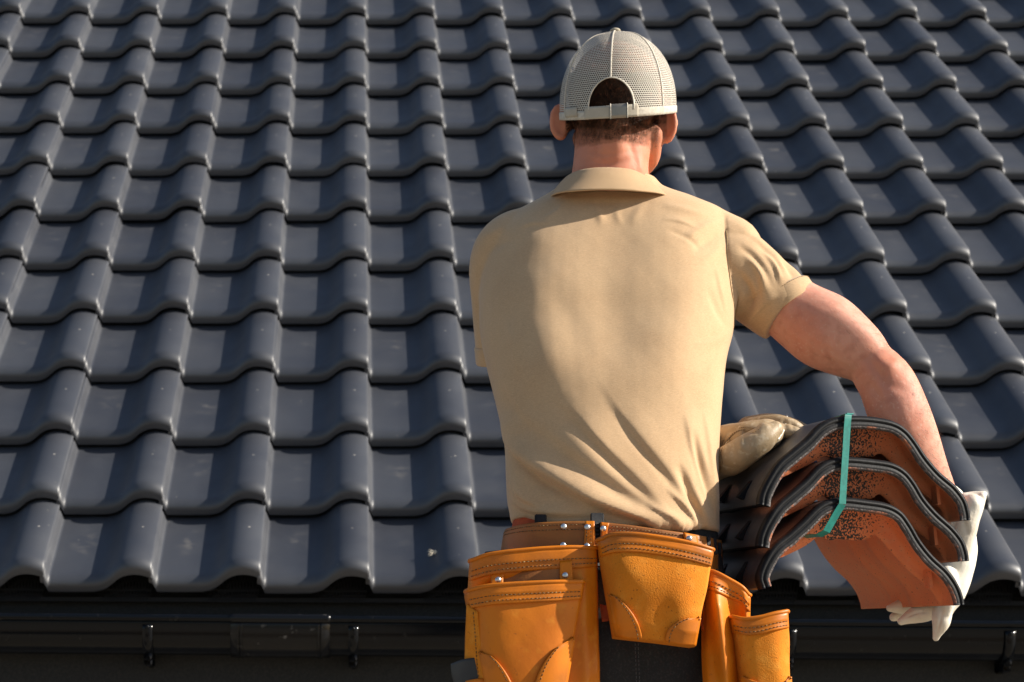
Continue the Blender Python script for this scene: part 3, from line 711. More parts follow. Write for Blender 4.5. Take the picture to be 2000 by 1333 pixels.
# anatomical relief on the bare arm and nape (photo-pixel polylines -> real displacement)
def relief(V, N_, px, items, zone=None):
    d = np.zeros(len(V)); face = np.clip(-(N_[:, 1]), 0, 1) ** .6
    for poly, w, amp, *ex in items:
        po = smoothpoly(poly) if len(poly) > 2 else np.array(poly, float)
        dist, side, par = seg_dist(px, po); asym = ex[0] if ex else 0; taper = np.sin(np.clip(par, 0.0, 1) * np.pi) ** 1.1 if (len(ex) < 2 or ex[1]) else 1
        ww = np.where(side > 0, w * (1 + asym), w * (1 - asym))
        d += amp * np.exp(-(dist / ww) ** 2) * taper
    return V + N_ * (d * face)[:, None]
V = relief(V, Nn_, px, [
    ([(1560, 690), (1630, 712), (1690, 742)], 7, -.0022), ([(1690, 745), (1712, 770), (1716, 800)], 9, -.0035), ([(1705, 700), (1735, 715), (1762, 700)], 12, .0050), ([(1690, 690), (1720, 735), (1735, 765)], 9, -.0030), ([(1600, 590), (1680, 640), (1740, 690)], 14, .0030),
    ([(1728, 745), (1760, 760), (1790, 765)], 10, -.002), ([(1620, 600), (1690, 660), (1735, 690)], 26, .0035), ([(1580, 640), (1650, 690)], 18, .0025), ([(1745, 780), (1775, 850), (1800, 910)], 20, .003),
    ([(1262, 300), (1270, 325), (1282, 345)], 7, -.0035), ([(1248, 300), (1252, 330), (1265, 350)], 7, .0028), ([(1120, 300), (1180, 318), (1250, 312)], 7, -.0018), ([(1190, 260), (1188, 330)], 12, -.002, 0, 0), ([(1130, 290), (1180, 302), (1240, 296)], 4, -.0014), ([(1135, 315), (1190, 322), (1235, 312)], 3.5, -.0014), ([(1225, 270), (1238, 300), (1245, 330)], 6, -.002)])
set_verts(bm_, V)
_lc = (V - hc) @ HA.T; _px = proj(V)
_sc = (1 + .5 * noise1(V, 420, 77) + .3 * noise1(V, 900, 78)) * np.clip((306 - 12 * ((_px[:, 0] - 1192) / 80) ** 2 - _px[:, 1]) / 66, 0, 1) * (np.linalg.norm(_lc[:, :2] / [.074, .094], axis=1) < 1.14) * (_lc[:, 1] < .06) * (_lc[:, 2] > -.11)
_bl = np.clip((400 - _px[:, 1]) / 60, 0, 1) + .8 * np.exp(-((_px[:, 0] - 1735) / 60) ** 2 - ((_px[:, 1] - 712) / 50) ** 2) + .5 * np.exp(-((_px[:, 0] - 1580) / 70) ** 2 - ((_px[:, 1] - 620) / 50) ** 2)
for _n, _a in (('scalp', _sc), ('blush', np.clip(_bl, 0, 1))):
    _a = np.clip(_a, 0, 1)
    _t = bm_.attributes.new(_n, 'FLOAT', 'POINT'); _t.data.foreach_set('value', _a.astype(np.float32))
person = link('person', bm_, M_SKIN)
tag(person, 'roofer from behind in beige polo and mesh cap, roof tiles under his right arm', 'person')
def child(mb_or_me, name, m, parent=person, smooth=True, label=None):
    o = mb_or_me.build(name, m, parent, smooth) if isinstance(mb_or_me, MB) else link(name, mb_or_me, m, parent)
    if label: o['label'] = label
    return o
# hair: scalp stubble strands on the lower back of the head
mb = MB(); cnt = 0
hm = (px[:, 0] > 1102) & (px[:, 0] < 1286) & (px[:, 1] < 312) & (px[:, 1] > 140) & (Nn_[:, 1] < .25)
loc = (V - hc) @ HA.T
hm &= (np.linalg.norm(loc[:, :2] / [.074, .094], axis=1) < 1.12) & (loc[:, 2] > -.105)
idx = np.where(hm)[0]; rh = np.random.default_rng(5); HV = []; HF = []
for _ in range(60000):
    i = idx[rh.integers(len(idx))]; v_ = px[i, 1]; edge = 294 - 10 * abs((px[i, 0] - 1192) / 80) ** 2
    dens = np.clip((edge + 18 - v_) / 62, 0, 1) ** 1.3
    if rh.uniform() > dens: continue
    L_ = .0035 + .004 * np.clip((250 - v_) / 60, 0, 1) if v_ < 250 else .0032
    n_ = Nn_[i]; d_ = n_ * .55 + np.array([rh.normal() * .25, -.1, -1.0]) * .8; d_ /= np.linalg.norm(d_)
    w_ = np.cross(d_, n_); w_ /= np.linalg.norm(w_) + 1e-9; p_ = V[i] + rh.normal(size=3) * .0010 - n_ * .0003
    k = len(HV); HV += [p_ - w_ * .00026, p_ + w_ * .00026, p_ + n_ * .0003 + d_ * L_]; HF.append((k, k + 1, k + 2))
mb.add(HV, HF); child(mb, 'hair', M_HAIR, smooth=False)
mb = MB(); HV = []; HF = []                                                # fine arm hair on the outer forearm and upper arm
ia = np.where((px[:, 0] > 1600) & (px[:, 1] > 600) & (px[:, 1] < 960) & (Nn_[:, 0] > -.1) & (Nn_[:, 1] < .4))[0]
for _ in range(2600):
    i = ia[rh.integers(len(ia))]; n_ = Nn_[i]
    if rh.uniform() > .15 + .85 * max(0, n_[0]): continue
    d_ = n_ * .55 + np.array([.45, -.1, -.75]) + rh.normal(size=3) * .25; d_ /= np.linalg.norm(d_); w_ = np.cross(d_, n_); w_ /= np.linalg.norm(w_) + 1e-9
    L_ = rh.uniform(.006, .013); p_ = V[i] - n_ * .0003; k = len(HV); HV += [p_ - w_ * .00013, p_ + w_ * .00013, p_ + d_ * L_]; HF.append((k, k + 1, k + 2))
mb.add(HV, HF); child(mb, 'arm_hair', M_HAIR, smooth=False)
#@@CAP
# ------------------------------------------------------------------ cap
CC = W(1207, 232, HY); cuaxis = hu
tilt = np.array(hu) - hr * .02
def capP(psi, h, o=0.0):
    """psi from the back centre (positive to photo right), h 0..1 from rim to crown"""
    n_ = 2.35; w = (1 - np.clip(h, 0, 1) ** n_) ** (1 / n_); hw, hb, hf2, hh = .0962, .101, .110, .1450
    bulge = 1 + .018 * np.sin(np.clip(h, 0, 1) * 3.1)
    x = np.sin(psi) * w * (hw + o) * bulge; yb = np.cos(psi) * w; y = -yb * (np.where(yb > 0, hb, hf2) + o) * bulge
    rimz = (-.0330 * np.cos(psi) + .004) * (1 - h)      # rim lower at the back, higher over the ears
    z = h * (hh + o) + rimz
    return CC + np.multiply.outer(x, hr) + np.multiply.outer(y, hf) + np.multiply.outer(z, hu)
NPSI, NH = 260, 90
psi = np.linspace(-np.pi, np.pi, NPSI + 1)[:-1]; hs = np.sin(np.linspace(0, .5 * np.pi, NH)) ** 1.05
PS, HS = np.meshgrid(psi, hs); PS = PS + .0
G = capP(PS, HS)
def arch(ps, hgt):   # opening
    x = ps * .095; z = hgt
    return (x / .0368) ** 2 + ((z - .015) / .0400) ** 2 < 1
Vc = G.reshape(-1, 3); fl = []; uvs = []
hz = HS * .1415
inside = arch(PS, hz) & (hz < .07)
insf = inside.reshape(-1)
for q in gridf(NH, NPSI, True):
    if any(insf[i] for i in q): continue
    fl.append(q)
mbc = MB(); mbc.add(Vc, fl); cm = mbc.mesh(True, 'cap'); uvl = cm.uv_layers.new(name='weave')
arcl = np.r_[0, np.cumsum(np.linalg.norm(np.diff(G[:, NPSI // 2 + 40], axis=0), axis=1))]
uu = np.zeros((NH, NPSI, 2)); uu[..., 0] = PS * .0935 / .0037; uu[..., 1] = arcl[:, None] / .0034
uf = uu.reshape(-1, 2); buf = []
for q in fl:
    a_ = uf[list(q)].copy()
    if a_[:, 0].max() - a_[:, 0].min() > 100: a_[a_[:, 0] < 0, 0] += 2 * np.pi * .0935 / .0037
    buf.append(a_)
uvl.data.foreach_set('uv', np.concatenate(buf).ravel())
cap = child(cm, 'cap', M_CAPMESH, label='cream mesh-backed cap')
def seam(fn, r, name='seam', m=M_CAPSEAM, n=60, flat=(1.0, .5)):
    mb = MB(); tube(mb, fn, r, 8, n, flat=flat, hemi=False); return child(mb, name, m, cap)
for p0, p1 in ((0.0, 0.0), (.95, .98), (-.95, -1.0), (2.1, 2.1), (-2.1, -2.1), (np.pi, np.pi)):
    t = np.linspace(.985, .395 if p0 == 0 else .0, 30); ps = p1 + (p0 - p1) * t
    seam([capP(a_, b_, .0006) for a_, b_ in zip(ps + .0 * t, t)], .0017)
tt = np.linspace(math.pi * 1.04, -.04 * math.pi, 40)
seam([capP(-math.cos(a_ - math.pi) * -.0368 / .095 * -1 if False else .0375 / .095 * math.cos(a_), max(.004, (.015 + .0410 * math.sin(a_)) / .1415), .0008) for a_ in tt], .0026, 'opening_binding')
# hem band, closure strap, buckle, tag, button
mb = MB(); hb = np.array([0, .03, .06, .085])
ps1 = np.linspace(.40, 2 * np.pi - .40, 150); Gb = np.array([[capP(a_, h_, .0010) for a_ in ps1] for h_ in hb]); thick_sheet(mb, Gb, .0012); child(mb, 'hem_band', M_CAPMESH if False else M_CAPSEAM, cap)
mb = MB(); ps2 = np.linspace(-.46, .46, 40); Gs = np.array([[capP(a_, h_, .0022) for a_ in ps2] for h_ in np.linspace(.0, .118, 6)]); thick_sheet(mb, Gs, .0016); child(mb, 'closure_strap', M_CAPCLOTH, cap)
mb = MB(); ps3 = np.linspace(.0, .0 + .27, 12); Gs = np.array([[capP(a_, h_, .0040) for a_ in ps3] for h_ in np.linspace(-.008, .126, 5)]); thick_sheet(mb, Gs, .0016)
for a_ in (0.0, .27): tube(mb, [capP(a_, -.008, .0042), capP(a_, .126, .0042)], .0012, 8, 4)
child(mb, 'buckle', mat('brushed_buckle', (.33, .30, .25), .38, .5, metal=.6, bump=[(300, .2, .001, 2)]), cap)
mb = MB(); Gs = np.array([[capP(a_, h_, .0030) for a_ in np.linspace(-.94, -.62, 10)] for h_ in np.linspace(.03, .125, 4)]); thick_sheet(mb, Gs, .0016); child(mb, 'tag', M_CAPCLOTH, cap)
mb = MB(); tp_ = capP(0.0, .988); ellipsoid(mb, tp_ + hu * .001, (.0088, .0088, .0042), HA, 16, 8); child(mb, 'button', mat('covered_button', (.40, .36, .28), .8, .3), cap)
mb = MB(); Gv = []
for r_ in np.linspace(0, 1, 8):
    row = []
    for a_ in np.linspace(-1, 1, 24):
        p_ = capP(np.pi + a_ * .80, .03); row.append(p_ + hf * (.070 * r_ * math.sqrt(max(0, 1 - (a_ * .98) ** 2))) - hu * (.014 * r_ + .006 * r_ * a_ ** 2))
    Gv.append(row)
thick_sheet(mb, np.array(Gv), .003); child(mb, 'visor', M_CAPCLOTH, cap)
#@@SHIRT
# ------------------------------------------------------------------ shirt
sh = MB()
ring_loft(sh, [(352, 1108, 1278, 3.745, .058, .060)] + TR, 56, 90)
SHR = W(1428, 492, 3.735)
tube(sh, [W(1392, 498, 3.738), W(1430, 526, 3.735), W(1470, 556, 3.735), W(1508, 586, 3.735), W(1537, 607, 3.735)], [.058, .0655, .0635, .0605, .0580], 30, hemi=False)
tube(sh, [W(1290, 420, 3.745), W(1360, 452, 3.742), W(1420, 485, 3.737)], [.042, .050, .055], 20)
tube(sh, [W(1060, 450, 3.742), W(1005, 480, 3.742), W(984, 520, 3.752), W(985, 600, 3.79), W(994, 688, 3.835)], [.045, .056, .057, .0535, .0545], 28, hemi=False)
sm = remesh(sh, .0031, 12, .55)
V = verts_of(sm); N_ = normals_of(sm); px_ = proj(V)
_k = np.clip((px_[:, 1] - 960) / 70, 0, 1); V[:, 2] += _k * .020 * np.clip((1085 - px_[:, 0]) / 60, 0, 1); px_ = proj(V)
FOLDS = [
    # broad back forms: shoulder blades, spine, small of the back
    ([(1050, 480), (1040, 600), (1060, 690)], 64, .0070, 0, 0), ([(1330, 480), (1345, 580), (1330, 660)], 66, .0075, 0, 0), ([(1195, 430), (1200, 640)], 60, -.0035, 0, 0), ([(1195, 600), (1200, 900)], 55, -.0030, 0, 0),
    ([(1120, 820), (1180, 930), (1210, 1000)], 50, .006), ([(1080, 540), (1120, 680), (1100, 770)], 34, -.003),
    # shoulder pulls by the right sleeve seam and along the top
    ([(1330, 478), (1372, 448), (1412, 428)], 7, .0032, -.3), ([(1345, 500), (1385, 470), (1416, 448)], 8, -.0034), ([(1365, 520), (1395, 495), (1418, 470)], 8, .0026), ([(1290, 400), (1340, 412), (1390, 425)], 7, .0025), ([(1100, 400), (1160, 395), (1280, 398)], 7, -.0015), ([(1130, 392), (1160, 410), (1190, 440)], 9, .0016), ([(1260, 392), (1245, 415), (1230, 440)], 9, .0016),
    # armhole seam
    ([(1416, 425), (1420, 500), (1428, 580), (1440, 645)], 3.2, -.0022, 0, 0),
    # drag lines from upper left to the right hip : each a soft ridge with a crisp lower edge
    ([(984, 842), (997, 872), (1038, 912), (1098, 950), (1160, 984), (1230, 1010), (1330, 1042)], 17, .0175, -.80, 0), ([(990, 862), (1020, 905), (1080, 950), (1140, 982)], 9, -.0075, 0),
    ([(1036, 806), (1088, 850), (1148, 900), (1220, 952), (1300, 1005), (1350, 1040)], 24, .0042, -.55), ([(1030, 830), (1080, 872), (1150, 925), (1230, 980), (1300, 1020)], 14, -.0035),
    ([(1062, 762), (1120, 800), (1170, 860), (1205, 900), (1262, 955), (1310, 1005), (1345, 1040)], 26, .0052, -.66), ([(1090, 800), (1150, 860), (1220, 925), (1290, 990)], 10, -.0045, .2),
    ([(1172, 735), (1215, 806), (1262, 872), (1312, 930), (1348, 985), (1372, 1036)], 26, .0050, -.60), ([(1190, 790), (1250, 870), (1305, 935), (1350, 1000)], 9, -.0040, .2),
    ([(1300, 955), (1330, 985), (1352, 1020), (1368, 1045)], 9, .0065, -.6), ([(1258, 985), (1300, 1012), (1350, 1042)], 7, .0050, -.6),
    # hip gathers
    ([(1338, 800), (1350, 865), (1368, 930), (1388, 1010)], 13, .0060, -.60), ([(1352, 840), (1364, 890), (1382, 950), (1396, 1010)], 8, -.0125, .3), ([(1376, 800), (1386, 880), (1394, 950), (1400, 1020)], 9, .0060, -.5),
    ([(1322, 905), (1345, 955), (1374, 1030)], 8, -.0110, .2), ([(1335, 940), (1362, 985), (1386, 1040)], 7, .0070, -.5), ([(1355, 1005), (1378, 1040)], 4, -.004),
    # left hip swags
    ([(986, 885), (996, 935), (1022, 972), (1062, 992)], 12, .0110, -.65), ([(989, 935), (1003, 978), (1045, 1000), (1110, 1006), (1170, 1004)], 12, .0090, -.65), ([(1030, 935), (1060, 948), (1085, 962)], 13, -.0035), ([(1000, 1012), (1100, 1018), (1250, 1030), (1390, 1046)], 5, .0025, 0, 0),
    # sleeve folds
    ([(1436, 448), (1470, 462), (1502, 492), (1540, 535)], 12, .0055, -.6), ([(1438, 478), (1468, 498), (1492, 530), (1508, 566)], 7, -.0060, .2), ([(1452, 496), (1478, 526), (1490, 560), (1488, 600)], 11, .0075, -.6), ([(1440, 530), (1462, 560), (1468, 592), (1458, 625)], 8, -.0075, .2),
    ([(1490, 492), (1514, 522), (1526, 560)], 9, .0060, -.6), ([(1475, 470), (1510, 505), (1530, 545)], 5, -.0050), ([(1515, 500), (1542, 530), (1552, 552)], 5, -.0045), ([(1532, 505), (1556, 532), (1566, 548)], 6, .0040, -.5), ([(1436, 600), (1450, 585), (1462, 560)], 8, .0060, -.5), ([(1440, 640), (1452, 610), (1470, 585), (1492, 565)], 6, -.0060), ([(1430, 540), (1436, 590), (1438, 640)], 8, .0050, -.5), ([(1448, 655), (1466, 625), (1488, 600), (1520, 575)], 8, .0050, -.5),
    # small tension wrinkles
    ([(1290, 430), (1325, 436), (1365, 452)], 5, .0020, -.5), ([(1300, 452), (1340, 470), (1370, 495)], 5, -.0020), ([(1395, 520), (1405, 570), (1420, 620)], 7, .0028, -.5), ([(1375, 560), (1398, 610), (1425, 650)], 7, -.0026), ([(1418, 660), (1400, 700), (1370, 740)], 9, .0028, -.5), ([(1428, 640), (1395, 665), (1350, 680)], 8, .0026, -.5),
    ([(1010, 450), (1040, 440), (1080, 440)], 6, .0020, -.5), ([(985, 620), (1005, 680), (1010, 740)], 9, .0022, -.4), ([(975, 720), (1010, 790), (1060, 850)], 12, .0030, -.5), ([(1100, 395), (1085, 415), (1060, 430)], 6, .0018, -.4), ([(1150, 392), (1170, 415), (1175, 445)], 6, .0014), ([(1215, 392), (1205, 415), (1215, 440)], 6, .0014),
    # left side
    ([(925, 560), (932, 600), (935, 650)], 8, -.0040), ([(940, 470), (965, 455), (1000, 440)], 9, .0025), ([(950, 500), (975, 480), (1010, 470)], 9, -.0020),
]
V = relief(V, N_, px_, FOLDS)
V = V + N_ * (noise1(V, 30, 11) * .0009 + noise1(V, 80, 12) * .0003)[:, None]
set_verts(sm, V)
shirt = child(sm, 'shirt', M_CLOTH, label='beige short-sleeved polo shirt')
# collar: stand-and-fall band following the neck
def collar():
    lower = [(1062, 398, 3.79), (1070, 388, 3.725), (1088, 377, 3.665), (1130, 372, 3.635), (1190, 370, 3.628), (1250, 373, 3.635), (1294, 378, 3.665), (1320, 390, 3.725), (1328, 402, 3.79)]
    midd = [(1084, 380, 3.81), (1090, 362, 3.75), (1108, 347, 3.69), (1145, 338, 3.658), (1190, 336, 3.650), (1236, 340, 3.660), (1270, 352, 3.69), (1288, 368, 3.75), (1296, 384, 3.81)]
    upper = [(1098, 376, 3.81), (1104, 352, 3.755), (1120, 337, 3.70), (1150, 329, 3.668), (1190, 327, 3.661), (1232, 331, 3.669), (1262, 345, 3.70), (1276, 362, 3.755), (1282, 380, 3.81)]
    inner = [(1108, 384, 3.81), (1114, 362, 3.76), (1128, 346, 3.708), (1154, 340, 3.682), (1190, 339, 3.676), (1228, 343, 3.682), (1254, 352, 3.708), (1266, 368, 3.76), (1272, 386, 3.81)]
    C = np.array([[W(*p) for p in row] for row in (inner, upper, midd, [tuple((np.array(a_) + np.array(b_)) / 2) for a_, b_ in zip(midd, lower)], lower)])
    return upgrid(C, 26, 90)
mb = MB(); Gc = collar()[::-1]
du = np.gradient(Gc, axis=1); dv = np.gradient(Gc, axis=0)
thick_sheet(mb, Gc, .0022)
def knit_material():
    m = mat('ribbed_collar_knit', (.555, .368, .205), .9, .2, [(30, (.52, .34, .188), .4, .7, 3)], sheen=.2); N, L, b_ = nodes(m)
    uv = N.new('ShaderNodeUVMap'); uv.uv_map = 'rib'; wv = N.new('ShaderNodeTexWave'); wv.inputs['Scale'].default_value = 1.8; wv.wave_type = 'BANDS'; wv.bands_direction = 'X'
    L.new(uv.outputs[0], wv.inputs['Vector']); bp = N.new('ShaderNodeBump'); bp.inputs['Strength'].default_value = .45; bp.inputs['Distance'].default_value = .0007; L.new(wv.outputs['Fac'], bp.inputs['Height']); L.new(bp.outputs[0], b_.inputs['Normal'])
    return m
M_KNIT = knit_material()
cme = mb.mesh(True, 'collar'); uvl = cme.uv_layers.new(name='rib'); n_ = 90; k_ = 26 * 90
vi = np.empty(len(cme.loops), int); cme.loops.foreach_get('vertex_index', vi); vi = vi % k_
uvl.data.foreach_set('uv', np.stack([(vi % n_) / n_ * 42, (vi // n_) / 26], 1).ravel())
child(cme, 'collar', M_KNIT, shirt)
# shoulder seam piping at the right and collar-joint line
def surf(u, v, Yg, lift=.001):
    """point on the shirt's camera-facing surface under a photo pixel"""
    d = np.abs(px_ - np.array([u, v])).sum(1) + np.where(N_[:, 1] > .15, 1e3, 0) + (V[:, 1] - 3.5) * 3; i = int(np.argmin(d)); return V[i] + N_[i] * lift
def stitch_line(mb, pts3, nrm_=None, dash=.0036, gap=.0020, r=.00055):
    P = np.asarray(pts3); s = np.r_[0, np.cumsum(np.linalg.norm(np.diff(P, axis=0), axis=1))]; t = 0.0
    while t + dash < s[-1]:
        a_ = np.array([np.interp(t, s, P[:, k]) for k in range(3)]); b_ = np.array([np.interp(t + dash, s, P[:, k]) for k in range(3)])
        tube(mb, [a_, b_], r, 5, 2, hemi=False); t += dash + gap
def seam_on_shirt(poly, r, m, name='seam', lift=.0006):
    pts = [surf(u, v, 0, lift) for u, v in smoothpoly(poly, 26)]; P = catmull(np.array(pts), 26)
    for _ in range(2): P[1:-1] = (P[:-2] + P[1:-1] * 2 + P[2:]) / 4
    mb = MB(); tube(mb, P, r, 6, 60, hemi=False); return child(mb, name, m, shirt)
M_SEAMDARK = mat('dark_seam_thread', (.30, .21, .11), .9, .2)  # thread browner than the cloth, for shirt seams and cuff stitches
M_PIPING = mat('dark_piping', (.05, .035, .025), .7, .3)
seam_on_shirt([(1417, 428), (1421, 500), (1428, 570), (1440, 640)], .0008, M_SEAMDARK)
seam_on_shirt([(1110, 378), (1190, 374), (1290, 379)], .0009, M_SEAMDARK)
# sleeve cuffs
def cuff(c, t, r, ln, th=.003, flare=1.03, up=(0, 0, 1), squash=1.0):
    t = t / np.linalg.norm(t); a_, b_ = frame(t, up); G = []
    for q in (0, .08, .5, .92, 1.0):
        rr = r * (1 + (flare - 1) * q) + (.0006 if .05 < q < .95 else -.0006)
        G.append([c + t * ln * q + (a_ * math.cos(x) + b_ * math.sin(x) * squash) * rr * (1 + .012 * math.sin(3 * x + 1) + .010 * math.sin(5 * x)) for x in np.linspace(0, 2 * np.pi, 61)])
    mb = MB(); thick_sheet(mb, np.array(G), th)
    mb2 = MB(); lp = np.array(G[1]); return mb, lp
tR = W(1543, 608, 3.735) - W(1517, 577, 3.735)
cb, lp = cuff(W(1521, 586, 3.735), tR, .0592, .030, .0040, .965); child(cb, 'sleeve_cuff', M_CLOTH, shirt)
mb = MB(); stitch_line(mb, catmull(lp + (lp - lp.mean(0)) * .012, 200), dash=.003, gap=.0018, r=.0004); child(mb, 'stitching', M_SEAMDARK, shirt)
tL = W(996, 700, 3.842) - W(990, 640, 3.81)
cb, lp = cuff(W(993, 672, 3.827), tL, .0565, .030, .0045, 1.0); child(cb, 'sleeve_cuff', M_CLOTH, shirt)
# ------------------------------------------------------------------ trousers
W = W_flat
tr = MB()
ring_loft(tr, [(1016, 1004, 1396, 3.68, .102, .102), (1060, 992, 1402, 3.68, .104, .106), (1130, 980, 1412, 3.68, .112, .112), (1220, 970, 1420, 3.68, .122, .118), (1300, 965, 1424, 3.685, .122, .118), (1370, 965, 1424, 3.69, .114, .112)], 44, 50)
for s in (-1, 1):
    hx = W(1195 + s * 108, 1330, 3.685); kx = np.array([hx[0] + s * .02, 3.70, DZ + .48]); fx = np.array([hx[0] + s * .03, 3.67, DZ + .10])
    tube(tr, [hx, kx, fx], [.094, .080, .072], 24, hemi=False)
tm = remesh(tr, .007, 6, .5); Vt = verts_of(tm); Nt = normals_of(tm); pt = proj(Vt)
Vt = relief(Vt, Nt, pt, [([(1240, 1210), (1243, 1330), (1243, 1420)], 26, -.010, 0, 0), ([(1195, 1260), (1230, 1290)], 10, .003), ([(1380, 1230), (1300, 1270), (1250, 1330)], 12, -.003)]) + Nt * (noise1(Vt, 22, 3) * .002)[:, None]
set_verts(tm, Vt); trousers = child(tm, 'trousers', M_TROUSER)
mb = MB()
ring_loft(mb, [(1001, 1003, 1392, 3.68, .1075, .104), (1016, 1002, 1394, 3.68, .1075, .104), (1040, 998, 1396, 3.68, .1075, .104)], 60, 14); child(mb, 'waistband', M_ORANGE, trousers)
mb = MB(); p_ = W(1056, 1022, 3.572); box(mb, p_, (.018, .006, .026), bevel=.002); child(mb, 'belt_loop', M_WEB, trousers)
for pts_ in ([(1172, 1180, 3.545), (1176, 1215, 3.545), (1200, 1212, 3.545), (1210, 1190, 3.545)], [(1352, 1180, 3.550), (1376, 1235, 3.552), (1398, 1215, 3.565), (1398, 1160, 3.565)]):
    C = [W(*p) for p in pts_]; mb = MB(); G_ = upgrid(np.array([[C[0], C[3]], [C[1], C[2]]]), 6, 6)
    du = G_[0, -1] - G_[0, 0]; thick_sheet(mb, G_ if np.cross(du, G_[-1, 0] - G_[0, 0])[1] < 0 else G_[:, ::-1], .002); child(mb, 'panel', M_ORANGE, trousers)
mb = MB(); stitch_line(mb, [W(1240, 1240, 3.5395), W(1243, 1333, 3.5395), W(1243, 1400, 3.54)], dash=.004); stitch_line(mb, [W(1246, 1240, 3.5395), W(1249, 1333, 3.5395), W(1249, 1400, 3.54)], dash=.004); child(mb, 'stitching', mat('grey_thread', (.08, .08, .085), .8, .2), trousers)
for s in (-1, 1):
    hx = W(1195 + s * 108, 1330, 3.685); mb = MB(); c_ = np.array([hx[0] + s * .03, 3.68, DZ])
    tube(mb, [c_ + (0, -.05, .05), c_ + (0, .02, .06), c_ + (s * .01, .12, .045), c_ + (s * .015, .19, .04)], [.045, .050, .046, .036], 18, flat=(1, .9)); tube(mb, [c_ + (0, -.01, .06), c_ + (0, -.01, .17)], [.050, .052], 18)
    box(mb, c_ + (s * .007, .06, .010), (.09, .30, .02), bevel=.008); child(mb, 'boot', M_SHOE)
#@@BELT
# ------------------------------------------------------------------ tool belt
belt = empty('tool_belt', (W(1195, 1050, 3.56))); tag(belt, 'tan leather tool belt with riveted pouches worn round the roofer\'s hips', 'tool belt')
def bpart(mb, name, m, parent=None, smooth=True, label=None):
    o = mb.build(name, m, None, smooth); o.parent = parent or belt
    if parent is None: o.matrix_parent_inverse = belt.matrix_world.inverted()
    if label: o['label'] = label
    return o
def P3(rows): return np.array([[W(*p) for p in r] for r in rows])
def panel(rows, m, n, th, disp=None, mi=0):
    G_ = upgrid(P3(rows), m, n); mb = MB(); G2, N2 = thick_sheet(mb, G_, th, mi, disp=disp); return mb, G2, N2
def rect_rows(top, bot, Yf, bulge, n=9, m=5, ytop=None, belly=.5):
    """front panel control rows between a top polyline and a bottom polyline (pixels)"""
    T_ = catmull(np.array(top, float), n); B_ = catmull(np.array(bot, float), n); rows = []
    for i in range(m):
        t = i / (m - 1); r = []
        for j in range(n):
            s = j / (n - 1); p_ = T_[j] * (1 - t) + B_[j] * t
            y = Yf - bulge * (1 - abs(2 * s - 1) ** 2.4) * (.55 + .45 * math.sin(math.pi * min(1, t * belly * 2 + .15)))
            r.append((p_[0], p_[1], y + (ytop or 0) * (1 - t)))
        rows.append(r)
    return rows
# order rows bottom->top so that outward normals face the camera
def fpanel(rows, m, n, th, **k): return panel(rows[::-1], m, n, th, **k)
mb, G_, _ = fpanel([[(984, 1039, 3.640), (992, 1032, 3.600), (1030, 1023, 3.565), (1090, 1019, 3.552), (1161, 1018, 3.546)], [(980, 1062, 3.640), (988, 1058, 3.600), (1030, 1055, 3.565), (1090, 1054, 3.552), (1163, 1053, 3.546)], [(976, 1092, 3.640), (984, 1090, 3.600), (1030, 1090, 3.565), (1090, 1090, 3.552), (1166, 1092, 3.546)]], 16, 60, .0035)
bs = bpart(mb, 'belt_strap', M_BELT)
mb = MB()
for r_ in (13.6, 11.6):
    a_ = int(r_); stitch_line(mb, (G_[a_] * .5 + G_[min(a_ + 1, 15)] * .5) + np.array([0, -.0008, 0]), dash=.0034)
bpart(mb, 'stitching', M_THREAD, bs)
mb, G_, _ = fpanel([[(1173, 1020, 3.544), (1230, 1026, 3.546), (1300, 1036, 3.552), (1350, 1043, 3.565), (1385, 1050, 3.595), (1410, 1056, 3.66)], [(1173, 1050, 3.544), (1230, 1055, 3.546), (1300, 1064, 3.550), (1350, 1075, 3.562), (1388, 1100, 3.59), (1413, 1110, 3.66)], [(1173, 1090, 3.544), (1230, 1095, 3.546), (1300, 1104, 3.545), (1350, 1120, 3.555), (1390, 1140, 3.585), (1416, 1150, 3.66)]], 18, 70, .0035)
bs2 = bpart(mb, 'belt_strap', M_BELT, label='right half of the belt wrapping round the hip'); mb = MB()
for a_ in (15, 13): stitch_line(mb, G_[a_][:52] + np.array([0, -.0008, 0]), dash=.0034)
bpart(mb, 'stitching', M_THREAD, bs2)
mb = MB(); c_ = W(1167, 1055, 3.549); box(mb, c_, (.020, .006, .080), bevel=.0015)
for k in range(10): box(mb, W(1166, 1022 + k * 7.5, 3.5445), (.006, .002, .0035), bevel=.0005)
bpart(mb, 'webbing', M_WEB)
for a_, b_ in ((1384, 1052), (1396, 1056), (1405, 1064)):
    mb = MB(); box(mb, W(a_, b_ + 8, 3.588 + (a_ - 1384) * .0022), (.006, .004, .018), bevel=.001); bpart(mb, 'eyelet_strap', M_WEB)
mb, G_, _ = fpanel([[(1143, 1018, 3.5435), (1161, 1018, 3.5425)], [(1141, 1060, 3.5435), (1163, 1060, 3.5425)], [(1140, 1092, 3.5435), (1164, 1092, 3.5425)]], 8, 6, .003); tb = bpart(mb, 'belt_tab', M_LEATHER)
mb = MB()
for j in (1, 3): stitch_line(mb, G_[:, j] + np.array([0, -.0007, 0]), dash=.0034)
bpart(mb, 'stitching', M_THREAD, tb)
mb, G_, _ = fpanel([[(1173, 1020, 3.541), (1190, 1022, 3.541)], [(1175, 1040, 3.541), (1186, 1042, 3.541)], [(1174, 1056, 3.541), (1192, 1060, 3.541)]], 8, 6, .003); bpart(mb, 'belt_tab', M_LEATHER)
mb, G_, _ = fpanel([[(1336, 1040, 3.554), (1362, 1046, 3.565)], [(1340, 1066, 3.552), (1366, 1072, 3.562)]], 6, 6, .003); bpart(mb, 'belt_tab', M_LEATHER)
